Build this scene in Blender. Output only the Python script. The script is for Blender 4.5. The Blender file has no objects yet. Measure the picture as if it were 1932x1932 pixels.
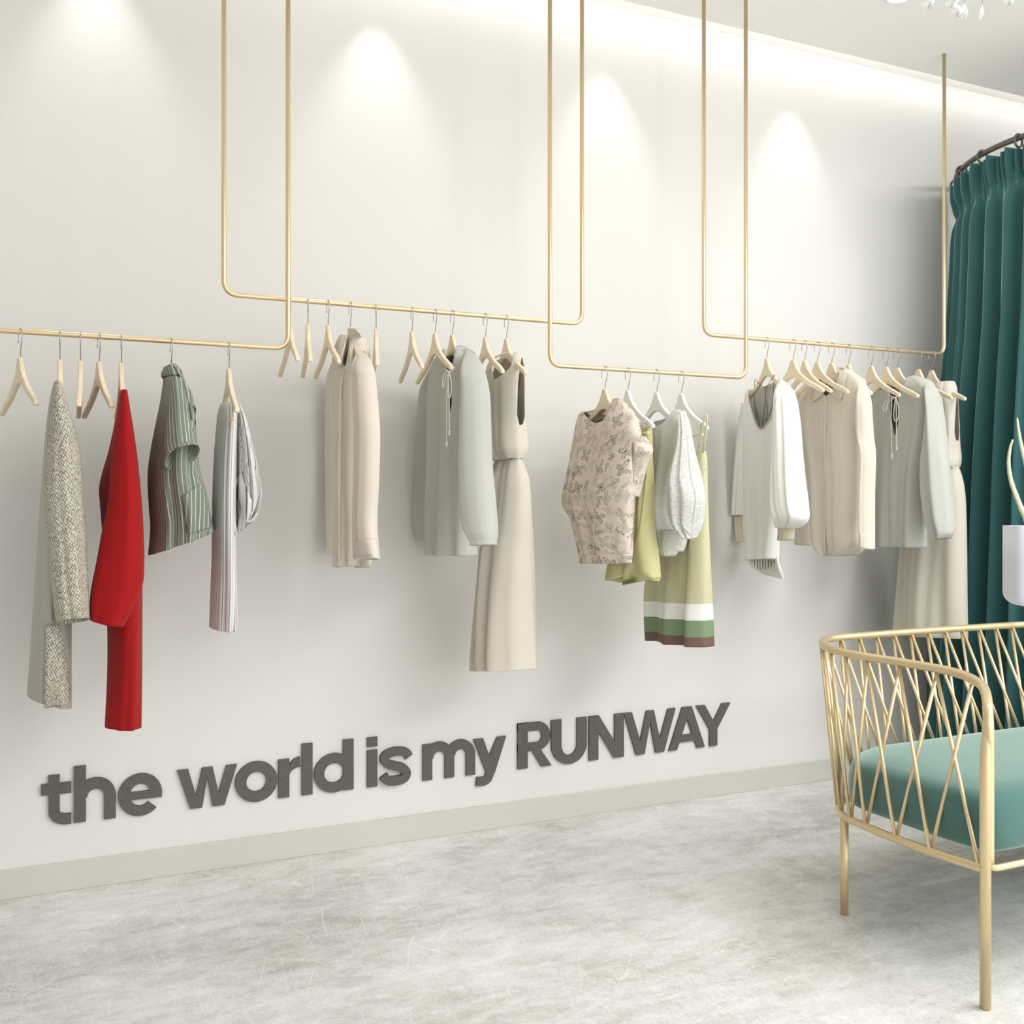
import bpy, bmesh, math, random
from mathutils import Vector, Matrix
from mathutils.bvhtree import BVHTree
random.seed(7)
PI = math.pi
S = bpy.context.scene
COL = S.collection

# ------------------------------------------------------------------ camera
F = 1899.0; CX = 966.0; HY = 950.0
PHI = math.atan2(5132 - CX, F)
SP, CP = math.sin(PHI), math.cos(PHI)
EYE = 1.26; D = 3.59
CAM = Vector((0, -D, EYE))
FW = Vector((CP, SP, 0)); RT = Vector((SP, -CP, 0)); UP = Vector((0, 0, 1))
def ray(u, v): return FW + RT * ((u - CX) / F) + UP * ((HY - v) / F)
def onwall(u, v, t):                       # point seen at (u,v) at distance t from the wall
    r = ray(u, v); k = (D - t) / r.y
    return CAM + r * k
def onz(u, v, z):
    r = ray(u, v); return CAM + r * ((z - EYE) / r.z)
def atdepth(u, v, Z): return CAM + ray(u, v) * Z
def proj(p):
    d = p - CAM; Z = d.dot(FW)
    return CX + F * d.dot(RT) / Z, HY - F * d.z / Z
cd = bpy.data.cameras.new('camera'); cam = bpy.data.objects.new('camera', cd); COL.objects.link(cam)
cam.matrix_world = Matrix(((RT.x, 0, -FW.x, CAM.x), (RT.y, 0, -FW.y, CAM.y), (0, 1, 0, CAM.z), (0, 0, 0, 1)))
cd.sensor_width = 36; cd.lens = F / 1932 * 36; cd.shift_y = -16 / 1932; cd.clip_start = .05
S.camera = cam

# ------------------------------------------------------------------ materials
def lin(c):
    return tuple(((x / 255) / 12.92 if x / 255 <= .04045 else ((x / 255 + .055) / 1.055) ** 2.4) for x in c) + (1,)
class NT:
    def __init__(s, name):
        s.m = bpy.data.materials.new(name); s.m.use_nodes = True; s.t = s.m.node_tree
        s.b = s.t.nodes['Principled BSDF']
    def n(s, k, **kw):
        o = s.t.nodes.new(k)
        for a, b in kw.items():
            if a in o.inputs.keys(): o.inputs[a].default_value = b
            else: setattr(o, a, b)
        return o
    def l(s, a, b): s.t.links.new(a, b)
    def math(s, op, a, b=None, c=None):
        o = s.t.nodes.new('ShaderNodeMath'); o.operation = op
        for i, x in enumerate((a, b, c)):
            if x is None: continue
            if isinstance(x, (int, float)): o.inputs[i].default_value = x
            else: s.l(x, o.inputs[i])
        return o.outputs[0]
    def coord(s, which='Object'): return s.t.nodes.new('ShaderNodeTexCoord').outputs[which]
    def mapr(s, v, sc):
        o = s.n('ShaderNodeMapping'); o.inputs['Scale'].default_value = sc; s.l(v, o.inputs[0]); return o.outputs[0]
    def noise(s, v, sc, det=4, rough=.5, dist=0):
        o = s.n('ShaderNodeTexNoise'); o.inputs['Scale'].default_value = sc; o.inputs['Detail'].default_value = det
        o.inputs['Roughness'].default_value = rough; o.inputs['Distortion'].default_value = dist
        s.l(v, o.inputs['Vector']); return o.outputs[0]
    def ramp(s, fac, stops, interp='LINEAR'):
        o = s.n('ShaderNodeValToRGB'); r = o.color_ramp; r.interpolation = interp
        while len(r.elements) < len(stops): r.elements.new(.5)
        for e, (p, c) in zip(r.elements, stops): e.position = p; e.color = c
        s.l(fac, o.inputs[0]); return o.outputs[0]
    def mix(s, fac, a, b):
        o = s.n('ShaderNodeMix', data_type='RGBA')
        if isinstance(fac, (int, float)): o.inputs[0].default_value = fac
        else: s.l(fac, o.inputs[0])
        for i, x in ((6, a), (7, b)):
            if isinstance(x, tuple): o.inputs[i].default_value = x
            else: s.l(x, o.inputs[i])
        return o.outputs[2]
    def bump(s, h, st=.3, d=.002):
        o = s.n('ShaderNodeBump'); o.inputs['Strength'].default_value = st; o.inputs['Distance'].default_value = d
        s.l(h, o.inputs['Height']); s.l(o.outputs[0], s.b.inputs['Normal'])
    def set(s, **kw):
        for a, b in kw.items(): s.b.inputs[a.replace('_', ' ')].default_value = b
        return s
def plain(name, c, rough=.6, **kw):
    m = NT(name); m.set(Base_Color=lin(c), Roughness=rough, **kw); return m.m
def cloth(name, c, weave=900, var=.1, rough=.9, bump=.25, sheen=.15, **kw):
    m = NT(name); u = m.coord('UV')
    a = m.noise(u, weave, 2, .6); b = m.noise(m.mapr(u, (4, 1, 1)), weave * .35, 3)
    f = m.math('ADD', m.math('MULTIPLY', a, .6), m.math('MULTIPLY', b, .4))
    c0 = lin(c); lo = tuple(x * (1 - var) for x in c0[:3]) + (1,); hi = tuple(min(1, x * (1 + var)) for x in c0[:3]) + (1,)
    m.l(m.ramp(f, [(.35, lo), (.65, hi)]), m.b.inputs['Base Color'])
    m.set(Roughness=rough, Sheen_Weight=sheen, **kw); m.b.inputs['Specular IOR Level'].default_value = .2
    m.bump(f, bump, .0012); return m.m

M = {}
# plaster wall / ceiling
for nm, c in (('wall', (224, 222, 218)), ('ceiling', (248, 247, 243))):
    m = NT(nm); g = m.noise(m.coord(), 60, 3)
    m.set(Base_Color=lin(c), Roughness=.85); m.b.inputs['Specular IOR Level'].default_value = .2; m.bump(g, .04, .001); M[nm] = m.m
M['base'] = plain('baseboard_paint', (203, 200, 192), .6)
m = NT('concrete'); o = m.coord()
big = m.noise(m.mapr(o, (.8, 1.5, 1)), 1.6, 6, .62, .3)
mid = m.noise(m.mapr(o, (2.0, 4.5, 1)), 4, 8, .72, .6)
fine = m.noise(m.mapr(o, (1, 2.2, 1)), 70, 6, .75, 1.2)
scr = m.n('ShaderNodeTexNoise'); scr.inputs['Scale'].default_value = 26; scr.inputs['Detail'].default_value = 8; scr.inputs['Distortion'].default_value = 5
m.l(o, scr.inputs['Vector'])
f = m.math('ADD', m.math('ADD', m.math('MULTIPLY', big, .34), m.math('MULTIPLY', mid, .32)), m.math('ADD', m.math('MULTIPLY', fine, .2), m.math('MULTIPLY', scr.outputs[0], .14)))
base = m.ramp(f, [(.36, lin((152, 151, 144))), (.45, lin((193, 192, 187))), (.52, lin((214, 213, 209))), (.62, lin((233, 233, 230)))])
# thin white scratches
lines = None
for k, (rot, sc) in enumerate(((.5, 4.3), (1.9, 5.1), (2.6, 3.7), (1.2, 6.2), (-.4, 4.8))):
    mp = m.n('ShaderNodeMapping'); mp.inputs['Rotation'].default_value = (0, 0, rot); mp.inputs['Scale'].default_value = (1, .16, 1); mp.inputs['Location'].default_value = (k * 3.7, k, 0)
    m.l(o, mp.inputs[0]); w = m.n('ShaderNodeTexVoronoi', feature='DISTANCE_TO_EDGE'); w.inputs['Scale'].default_value = sc * 3
    jit = m.n('ShaderNodeVectorMath', operation='ADD'); nn = m.n('ShaderNodeTexNoise'); nn.inputs['Scale'].default_value = 2.2; m.l(mp.outputs[0], nn.inputs['Vector'])
    sc_ = m.n('ShaderNodeVectorMath', operation='SCALE'); sc_.inputs['Scale'].default_value = .12; m.l(nn.outputs['Color'], sc_.inputs[0])
    m.l(mp.outputs[0], jit.inputs[0]); m.l(sc_.outputs[0], jit.inputs[1]); m.l(jit.outputs[0], w.inputs['Vector'])
    s1 = m.math('LESS_THAN', w.outputs['Distance'], .007)
    g = m.math('GREATER_THAN', m.noise(o, 5 + k, 2), .52); s1 = m.math('MULTIPLY', s1, g)
    lines = s1 if lines is None else m.math('MAXIMUM', lines, s1)
m.l(m.mix(m.math('MULTIPLY', lines, .3), base, lin((244, 244, 240))), m.b.inputs['Base Color'])
m.l(m.ramp(f, [(.4, (.62,) * 3 + (1,)), (.65, (.45,) * 3 + (1,))]), m.b.inputs['Roughness']); m.b.inputs['Specular IOR Level'].default_value = .35
m.bump(f, .12, .002); M['floor'] = m.m

m = NT('brass'); m.set(Base_Color=lin((222, 200, 160)), Metallic=.72, Roughness=.33); M['brass'] = m.m
m = NT('brass_sofa'); m.set(Base_Color=lin((224, 203, 163)), Metallic=.65, Roughness=.38); M['brass2'] = m.m
M['steel'] = plain('steel', (175, 175, 175), .25, Metallic=1.0)
m = NT('beech'); g = m.noise(m.mapr(m.coord(), (4, 40, 40)), 3, 3)
m.l(m.ramp(g, [(.3, lin((226, 208, 180))), (.7, lin((238, 223, 198)))]), m.b.inputs['Base Color']); m.set(Roughness=.5); M['wood'] = m.m
M['whitewood'] = plain('white_lacquer', (238, 236, 230), .4)
M['letters'] = NT('letter_finish'); m = M['letters']; g = m.noise(m.coord(), 260, 3)
m.l(m.ramp(g, [(.35, lin((84, 82, 76))), (.65, lin((98, 96, 90)))]), m.b.inputs['Base Color']); m.set(Roughness=.75); M['letters'] = m.m

M['shirt'] = cloth('linen_beige', (212, 203, 190), 700, .06)
M['shirt_shade'] = cloth('linen_beige_shade', (170, 158, 140), 700, .06)  # darker copy of the linen, with the shade of an opening in its colour
M['knit'] = cloth('sage_knit', (184, 185, 177), 420, .16, bump=.6)
M['dress'] = cloth('taupe_crepe', (205, 197, 184), 800, .06, rough=.75)
M['red'] = cloth('red_wool', (158, 20, 22), 1200, .05, bump=.1, sheen=.05)
M['white'] = cloth('white_silk', (228, 227, 222), 900, .03, rough=.6)
M['yellow'] = cloth('lime_satin', (194, 190, 140), 900, .03, rough=.5)
M['rib'] = cloth('beige_rib', (196, 186, 166), 300, .15, bump=.6)
M['cord'] = plain('cord', (236, 233, 222), .7)
M['brown'] = plain('brown_fringe', (120, 95, 78), .8)
# coarse tweed
m = NT('tweed'); u = m.coord('UV'); w = m.n('ShaderNodeTexVoronoi'); w.inputs['Scale'].default_value = 190; w.inputs['Randomness'].default_value = .35
mp = m.n('ShaderNodeMapping'); mp.inputs['Rotation'].default_value = (0, 0, .6); mp.inputs['Scale'].default_value = (1, .62, 1); m.l(u, mp.inputs[0]); m.l(mp.outputs[0], w.inputs['Vector'])
m.l(m.ramp(w.outputs['Distance'], [(.25, lin((212, 206, 190))), (.62, lin((128, 122, 110)))]), m.b.inputs['Base Color']); m.set(Roughness=.95)
m.bump(m.math('SUBTRACT', 1.0, w.outputs['Distance']), .5, .002); M['tweed'] = m.m
M['tweed_plain'] = cloth('grey_wool', (176, 171, 162), 500, .12)
def striped(name, ground, line, spacing, width, jitter=0):
    m = NT(name); u = m.coord('UV'); sx = m.n('ShaderNodeSeparateXYZ'); m.l(u, sx.inputs[0])
    x = sx.outputs[0]
    if jitter:
        x = m.math('ADD', x, m.math('MULTIPLY', m.math('SINE', m.math('MULTIPLY', x, 90)), jitter))
    fr = m.math('FRACT', m.math('ADD', m.math('DIVIDE', x, spacing), .5))
    d = m.math('ABSOLUTE', m.math('SUBTRACT', fr, .5))
    s = m.math('LESS_THAN', d, width / spacing / 2)
    g = m.noise(u, 900, 2)
    gg = m.ramp(g, [(.3, tuple(x * .92 for x in lin(ground)[:3]) + (1,)), (.7, lin(ground))])
    m.l(m.mix(s, gg, lin(line)), m.b.inputs['Base Color']); m.set(Roughness=.9); m.bump(g, .2, .001); return m.m
M['green_stripe'] = striped('green_striped_cotton', (122, 131, 116), (216, 216, 205), .0135, .0019)
M['pin_stripe'] = striped('pinstriped_white_cotton', (226, 224, 220), (118, 114, 116), .0155, .0021, .0015)
# moth print
m = NT('moth_print'); u = m.coord('UV')
nz = m.n('ShaderNodeTexNoise'); nz.inputs['Scale'].default_value = 60; m.l(u, nz.inputs['Vector'])
vo = m.n('ShaderNodeTexVoronoi'); vo.inputs['Scale'].default_value = 17.5; vo.inputs['Randomness'].default_value = .62; m.l(u, vo.inputs['Vector'])
vs = m.n('ShaderNodeVectorMath', operation='SCALE'); vs.inputs['Scale'].default_value = 1.0; m.l(vo.outputs['Position'], vs.inputs[0])
loc = m.n('ShaderNodeVectorMath', operation='SUBTRACT'); m.l(u, loc.inputs[0]); m.l(vs.outputs[0], loc.inputs[1])
sx = m.n('ShaderNodeSeparateXYZ'); m.l(loc.outputs[0], sx.inputs[0])
sc = m.n('ShaderNodeSeparateColor'); m.l(vo.outputs['Color'], sc.inputs[0])
rot = m.math('MULTIPLY', sc.outputs[0], 6.28); rot = m.math('SUBTRACT', rot, 1.2)
cr_, sr_ = m.math('COSINE', rot), m.math('SINE', rot)
lx = m.math('SUBTRACT', m.math('MULTIPLY', sx.outputs[0], cr_), m.math('MULTIPLY', sx.outputs[1], sr_))
ly = m.math('ADD', m.math('MULTIPLY', sx.outputs[0], sr_), m.math('MULTIPLY', sx.outputs[1], cr_))
ax_ = m.math('ABSOLUTE', lx)
def wing(cx, cy, ang, a, b):
    ca, sa = math.cos(ang), math.sin(ang)
    dx = m.math('SUBTRACT', ax_, cx); dy = m.math('SUBTRACT', ly, cy)
    p = m.math('DIVIDE', m.math('ADD', m.math('MULTIPLY', dx, ca), m.math('MULTIPLY', dy, sa)), a)
    q = m.math('DIVIDE', m.math('SUBTRACT', m.math('MULTIPLY', dy, ca), m.math('MULTIPLY', dx, sa)), b)
    return m.math('SQRT', m.math('ADD', m.math('MULTIPLY', p, p), m.math('MULTIPLY', q, q)))
wd_ = m.math('MINIMUM', wing(.0125, -.0135, -.95, .0185, .0075), wing(.0105, .0085, .75, .0115, .0085))
inside = m.math('LESS_THAN', wd_, 1.0)
edge = m.math('LESS_THAN', m.math('ABSOLUTE', m.math('SUBTRACT', wd_, .95)), .09)
v2 = m.n('ShaderNodeTexVoronoi', feature='DISTANCE_TO_EDGE'); v2.inputs['Scale'].default_value = 300; m.l(m.mapr(u, (1, .6, 1)), v2.inputs['Vector'])
cells = m.math('GREATER_THAN', v2.outputs['Distance'], .13)
mask = m.math('MAXIMUM', m.math('MULTIPLY', inside, cells), m.math('MULTIPLY', edge, .8))
tone = m.math('ADD', .35, m.math('MULTIPLY', sc.outputs[1], .9))
fac = m.math('MULTIPLY', mask, m.math('MULTIPLY', tone, m.math('MULTIPLY_ADD', nz.outputs[0], 1.1, .25)))
m.l(m.mix(fac, lin((216, 204, 190)), lin((58, 52, 48))), m.b.inputs['Base Color']); m.set(Roughness=.8); M['moth'] = m.m
# band dress: v in UV is metres from the top
m = NT('banded_crepe'); u = m.coord('UV'); sx = m.n('ShaderNodeSeparateXYZ'); m.l(u, sx.inputs[0])
BAND = m; bandramp = m.n('ShaderNodeValToRGB'); m.l(sx.outputs[1], bandramp.inputs[0]); r = bandramp.color_ramp; r.interpolation = 'CONSTANT'
r.elements[0].position = 0; r.elements[0].color = lin((200, 196, 160)); r.elements[1].position = .555; r.elements[1].color = lin((240, 239, 234))
e = r.elements.new(.615); e.color = lin((124, 146, 112)); e = r.elements.new(.675); e.color = lin((116, 90, 84))
m.l(bandramp.outputs[0], m.b.inputs['Base Color']); m.set(Roughness=.8); M['band'] = m.m
M['band_plain'] = cloth('pale_olive_crepe', (202, 198, 162), 900, .03)
# lace: fine open knit
m = NT('open_knit'); u = m.coord('UV'); a = m.noise(m.mapr(u, (3, 1, 1)), 330, 4, .7)
m.l(m.ramp(a, [(.35, lin((214, 213, 200))), (.6, lin((244, 244, 240)))]), m.b.inputs['Base Color'])
m.l(m.ramp(a, [(.36, (.58,) * 3 + (1,)), (.52, (.9,) * 3 + (1,))]), m.b.inputs['Alpha']); m.set(Roughness=.9); m.bump(a, .8, .003); M['lace'] = m.m
m = NT('fluffy_knit'); u = m.coord('UV'); a = m.noise(m.mapr(u, (1.6, 1, 1)), 130, 5, .75, .8)
m.l(m.ramp(a, [(.36, lin((196, 196, 188))), (.58, lin((240, 240, 236)))]), m.b.inputs['Base Color']); m.set(Roughness=.95); m.bump(a, 1, .004); M['fluff'] = m.m
m = NT('teal_velvet'); g = m.noise(m.coord(), 300, 3)
m.l(m.ramp(g, [(.3, lin((36, 86, 89))), (.7, lin((48, 102, 104)))]), m.b.inputs['Base Color']); m.set(Roughness=.75, Sheen_Weight=1.0, Sheen_Roughness=.42, Sheen_Tint=lin((205, 240, 235))); m.bump(g, .1, .001); M['velvet'] = m.m
m = NT('seat_velvet'); g = m.noise(m.coord(), 420, 3)
m.l(m.ramp(g, [(.3, lin((58, 97, 92))), (.7, lin((70, 110, 105)))]), m.b.inputs['Base Color']); m.set(Roughness=.85, Sheen_Weight=1.0, Sheen_Roughness=.4, Sheen_Tint=lin((215, 238, 230))); m.bump(g, .15, .001); M['seat'] = m.m
M['iron'] = plain('curtain_rod_metal', (104, 98, 92), .4, Metallic=.5)
M['glass'] = plain('crystal', (244, 244, 242), .12, Transmission_Weight=.75, IOR=1.35)
M['pot'] = plain('white_ceramic', (214, 216, 224), .35)
m = NT('aloe_leaf'); g = m.noise(m.coord(), 80, 3); m.l(m.ramp(g, [(.3, lin((196, 200, 166))), (.7, lin((214, 216, 188)))]), m.b.inputs['Base Color']); m.set(Roughness=.5); M['leaf'] = m.m
M['soil'] = plain('soil', (80, 66, 54), .95)
m = NT('lamp_lens'); m.set(Base_Color=(1, 1, 1, 1)); m.b.inputs['Emission Color'].default_value = (1, .98, .95, 1); m.b.inputs['Emission Strength'].default_value = 3; M['lens'] = m.m
M['paint'] = plain('white_paint', (235, 235, 232), .5)

# ------------------------------------------------------------------ object helpers
def tag(o, label=None, cat=None, group=None, kind=None):
    if label: o['label'] = label
    if cat: o['category'] = cat
    if group: o['group'] = group
    if kind: o['kind'] = kind
    return o
def empty(name, loc=(0, 0, 0), rz=0):
    o = bpy.data.objects.new(name, None); COL.objects.link(o); o.location = loc; o.rotation_euler = (0, 0, rz); o.empty_display_size = .1
    return o
def mk(name, verts, faces, mat, parent=None, uvs=None, smooth=True, solid=0, origin=None):
    """mesh from world-space verts; a child keeps coordinates relative to its thing's root"""
    org = Vector(origin) if origin is not None else Vector((0, 0, 0))
    base = org
    q = parent
    while q is not None: base = base + q.location; q = q.parent
    me = bpy.data.meshes.new(name)
    me.from_pydata([tuple(Vector(v) - base) for v in verts], [], faces)
    if uvs is not None:
        uvl = me.uv_layers.new(name='UVMap')
        for lp in me.loops: uvl.data[lp.index].uv = uvs[lp.vertex_index]
    me.materials.append(mat)
    if smooth: me.polygons.foreach_set('use_smooth', [True] * len(me.polygons))
    me.update()
    o = bpy.data.objects.new(name, me); COL.objects.link(o)
    if parent: o.parent = parent
    if origin is not None: o.location = org
    if solid:
        md = o.modifiers.new('thickness', 'SOLIDIFY'); md.thickness = solid; md.offset = -1
    return o
def box(name, a, b, mat, parent=None, bev=0, kind=None):
    (x0, y0, z0), (x1, y1, z1) = a, b
    v = [(x, y, z) for x in (x0, x1) for y in (y0, y1) for z in (z0, z1)]
    f = [(0, 1, 3, 2), (4, 6, 7, 5), (0, 4, 5, 1), (2, 3, 7, 6), (0, 2, 6, 4), (1, 5, 7, 3)]
    o = mk(name, v, f, mat, parent, smooth=False)
    if bev: md = o.modifiers.new('bevel', 'BEVEL'); md.width = bev; md.segments = 3
    if kind: o['kind'] = kind
    return o
def cr(pts, n):
    """Catmull-Rom resample of a list of equal-length tuples, n samples per span"""
    out = []; P = [pts[0]] + list(pts) + [pts[-1]]
    for i in range(1, len(P) - 2):
        for k in range(n):
            t = k / n; a, b, c, d = P[i - 1], P[i], P[i + 1], P[i + 2]
            out.append(tuple(.5 * (2 * b[j] + (c[j] - a[j]) * t + (2 * a[j] - 5 * b[j] + 4 * c[j] - d[j]) * t * t + (3 * b[j] - a[j] - 3 * c[j] + d[j]) * t ** 3) for j in range(len(b))))
    out.append(tuple(pts[-1])); return out
def tube_geo(path, r, N=12, closed=False, cap=True):
    path = [Vector(p) for p in path]; n = len(path); V = []; Fc = []
    rad = r if callable(r) else (lambda t: r)
    ref = None
    for i, p in enumerate(path):
        a = path[i - 1] if (i > 0 or closed) else path[i]; b = path[(i + 1) % n] if (i < n - 1 or closed) else path[i]
        t = (b - a).normalized()
        if ref is None:
            ref = t.cross(Vector((0, 0, 1)))
            if ref.length < .1: ref = t.cross(Vector((1, 0, 0)))
        ref = (ref - t * ref.dot(t)).normalized(); bi = t.cross(ref)
        rr = rad(i / max(1, n - 1))
        for k in range(N):
            A = 2 * PI * k / N; V.append(p + (ref * math.cos(A) + bi * math.sin(A)) * rr)
    m = n if closed else n - 1
    for i in range(m):
        j = (i + 1) % n
        for k in range(N):
            l = (k + 1) % N; Fc.append((i * N + k, i * N + l, j * N + l, j * N + k))
    if cap and not closed:
        Fc.append(tuple(range(N))[::-1]); Fc.append(tuple((n - 1) * N + k for k in range(N)))
    return V, Fc
def tube(name, path, r, mat, parent=None, N=12, closed=False):
    V, Fc = tube_geo(path, r, N, closed)
    o = mk(name, V, Fc, mat, parent)
    return o
def fillet(pts, rad, n=8):
    pts = [Vector(p) for p in pts]; out = [pts[0]]
    for i in range(1, len(pts) - 1):
        a = (pts[i - 1] - pts[i]).normalized(); b = (pts[i + 1] - pts[i]).normalized()
        r = rad; p0 = pts[i] + a * r; p1 = pts[i] + b * r
        for k in range(n + 1):
            t = k / n; out.append(p0.lerp(pts[i], t).lerp(pts[i].lerp(p1, t), t) if False else (p0 * (1 - t) ** 2 + pts[i] * 2 * t * (1 - t) + p1 * t * t))
    out.append(pts[-1]); return out
def merge(lst):
    V = []; Fc = []
    for v, f in lst:
        o = len(V); V += list(v); Fc += [tuple(i + o for i in q) for q in f]
    return V, Fc

# ------------------------------------------------------------------ room shell
XL, XR, YF, HC, HW, SL = -3.2, 6.4, -7.2, 3.22, 3.30, .2
box('floor', (XL, YF, -.1), (XR, 0, 0), M['floor'], kind='structure')
box('wall_back', (XL, 0, -.1), (XR, .12, HW + .05), M['wall'], kind='structure')
box('wall_left', (XL - .12, YF, -.1), (XL, .12, HW + .05), M['wall'], kind='structure')
box('wall_right', (XR, YF, -.1), (XR + .12, .12, HW + .05), M['wall'], kind='structure')
box('ceiling', (XL, YF, HC), (XR, -SL, HC + .08), M['ceiling'], kind='structure')
box('trim_1', (XL, -.62, HC + .08), (XR, 0, HC + .14), M['ceiling'], kind='structure')
# street front with a big opening behind the camera
wf = [box('wall_front', (XL, YF - .12, -.1), (XR, YF, .25), M['wall'], kind='structure'),
      box('wall_front', (XL, YF - .12, 2.9), (XR, YF, HW + .05), M['wall'], kind='structure'),
      box('wall_front', (XL, YF - .12, .25), (XL + .8, YF, 2.9), M['wall'], kind='structure'),
      box('wall_front', (XR - .8, YF - .12, .25), (XR, YF, 2.9), M['wall'], kind='structure')]
w1 = empty('window_1', (0, YF, .25)); w1['kind'] = 'structure'
box('window_frame', (XL + .8, YF - .08, .25), (XR - .8, YF - .02, .31), M['paint'], w1)
for k in range(5):
    x = XL + .8 + (XR - XL - 1.6) * k / 4
    box('window_frame', (x - .03, YF - .08, .31), (x + .03, YF - .02, 2.9), M['paint'], w1)
BH = EYE * (1 - 692 / 747.)
box('baseboard_back', (XL, -.012, 0), (XR, 0, BH), M['base'], bev=.002, kind='structure')
box('baseboard_left', (XL, YF, 0), (XL + .012, -.012, BH), M['base'], kind='structure')
box('baseboard_right', (XR - .012, YF, 0), (XR, -.012, BH), M['base'], kind='structure')

# ------------------------------------------------------------------ clothes rails
T_UP, T_LO = .377, .44            # distance from the wall of the two rail planes
RR = .0078
def zbar(u, v, t): return onwall(u, v, t).z
ZU = zbar(1080, 610, T_UP); ZL = (zbar(450, 651, T_LO) + zbar(1230, 702, T_LO)) / 2
def rail(u0, u1, t, z, label, s0=None):
    a = onwall(u0, 900, t).x if s0 is None else s0; b = onwall(u1, 900, t).x
    pts = fillet([(a, -t, HC), (a, -t, z), (b, -t, z), (b, -t, HC)], .045, 10)
    V, Fc = tube_geo(pts, RR, 16)
    o = mk('clothes_rail', V, Fc, M['brass'], origin=((a + b) / 2, -t, HC))
    tag(o, label, 'clothes rail', 'brass rails hanging from the ceiling'); return o
rail(0, 543.5, T_LO, ZL, 'low brass rail at far left holding the red coat, hung from ceiling', s0=-1.15)
rail(422.5, 1098, T_UP, ZU, 'high brass rail second from left, holding the tall taupe dress beside the sage sweater', None)
rail(1037.5, 1407, T_LO, ZL, 'low brass rail holding the moth print top and colour block dress')
rail(1328, 1781.5, T_UP, ZU, 'high brass rail at right beside the teal curtain, crowded with hangers')

# ------------------------------------------------------------------ hangers
def hanger_outline():
    top = [(.0, .0), (.007, -.0005), (.0125, -.008), (.02, -.022), (.031, -.038), (.047, -.055), (.075, -.075), (.113, -.097), (.158, -.116), (.162, -.1195), (.168, -.1195), (.172, -.122), (.196, -.134), (.204, -.139)]
    bot = [(.206, -.147), (.2, -.152), (.165, -.138), (.12, -.121), (.08, -.104), (.05, -.088), (.025, -.076), (0, -.072)]
    r = top + bot
    return r, [(-x, z) for x, z in r[::-1][1:-1]]
def build_hanger(mat, bar):
    root = empty('clothes_hanger')
    r, l = hanger_outline(); pts = r + l; n = len(pts); ZA = -.073; th = .0065
    V = []; Fc = []
    bm = bmesh.new()
    vs = [bm.verts.new((x, -th, z + ZA)) for x, z in pts]
    f = bm.faces.new(vs); ret = bmesh.ops.extrude_face_region(bm, geom=[f])
    for v in [g for g in ret['geom'] if isinstance(g, bmesh.types.BMVert)]: v.co.y = th
    bmesh.ops.recalc_face_normals(bm, faces=bm.faces[:])
    # the arms sweep slightly forward
    for v in bm.verts: v.co.y += -.005 * (abs(v.co.x) / .2) ** 2
    me = bpy.data.meshes.new('wooden_body'); bm.to_mesh(me); bm.free(); me.materials.append(mat)
    o = bpy.data.objects.new('wooden_body', me); COL.objects.link(o); o.parent = root
    md = o.modifiers.new('bevel', 'BEVEL'); md.width = .003; md.segments = 3; md.limit_method = 'ANGLE'; md.angle_limit = .9
    R = .021; zc = RR + .0016 - R
    P = [(-R * .98, 0, zc - .018), (-R, 0, zc - .008)]
    for k in range(13): A = PI - PI * k / 12; P.append((R * math.cos(A), 0, zc + R * math.sin(A)))
    P += [(R * .93, 0, zc - .014), (R * .62, 0, zc - .028), (.004, 0, zc - .044), (0, 0, ZA - .005)]
    P = [Vector(p) for p in P]
    Vt, Ft = tube_geo(P, .0014, 8); mk('metal_hook', Vt, Ft, M['steel'], root)
    if bar:
        z = ZA - .165
        Vt, Ft = tube_geo([(-.175, -.01, z), (.175, -.01, z)], .0055, 12); mk('trouser_bar', Vt, Ft, M['wood'], root)
        for sg in (-1, 1):
            Vt, Ft = tube_geo([(sg * .168, -.014, ZA - .128), (sg * .168, -.011, z)], .0016, 8); mk('bar_wire', Vt, Ft, M['steel'], root)
    return root
def copy_tree(o, parent=None):
    c = o.copy(); COL.objects.link(c)
    if parent: c.parent = parent
    for ch in list(o.children):
        copy_tree(ch, c)
    return c
protos = {}
def edir(al): return Vector((math.sin(al), -math.cos(al), 0))
def solve_alpha(s0, t, zr, tipu, guess=0):
    best = None
    for k in range(-850, 851):
        a = math.radians(k / 10); p = Vector((s0, -t, zr - .22)) + edir(a) * .205
        e = abs(proj(p)[0] - tipu) + .02 * abs(k / 10 - guess)
        if best is None or e < best[0]: best = (e, a)
    return best[1]
HANG = {}
def hanger(key, t, zr, apex_u, tip_u, label, kind='wood', group=None, guess=0):
    s0 = onwall(apex_u, 700, t).x
    al = solve_alpha(s0, t, zr, tip_u, guess)
    if kind not in protos:
        protos[kind] = r = build_hanger({'wood': M['wood'], 'woodbar': M['wood'], 'white': M['whitewood']}[kind], kind != 'wood')
    else: r = copy_tree(protos[kind])
    r.location = (s0, -t, zr); e = edir(al); r.rotation_euler = (0, 0, math.atan2(e.y, e.x))
    tag(r, label, 'hanger', group)
    HANG[key] = (s0, t, al)
    return r
G1 = 'hangers on the low left rail'; G2 = 'hangers on the high second rail'; G3 = 'hangers on the low third rail'; G4 = 'hangers on the high right rail'
L1 = (T_LO, ZL); L2 = (T_UP, ZU)
W = 'wood'
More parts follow.
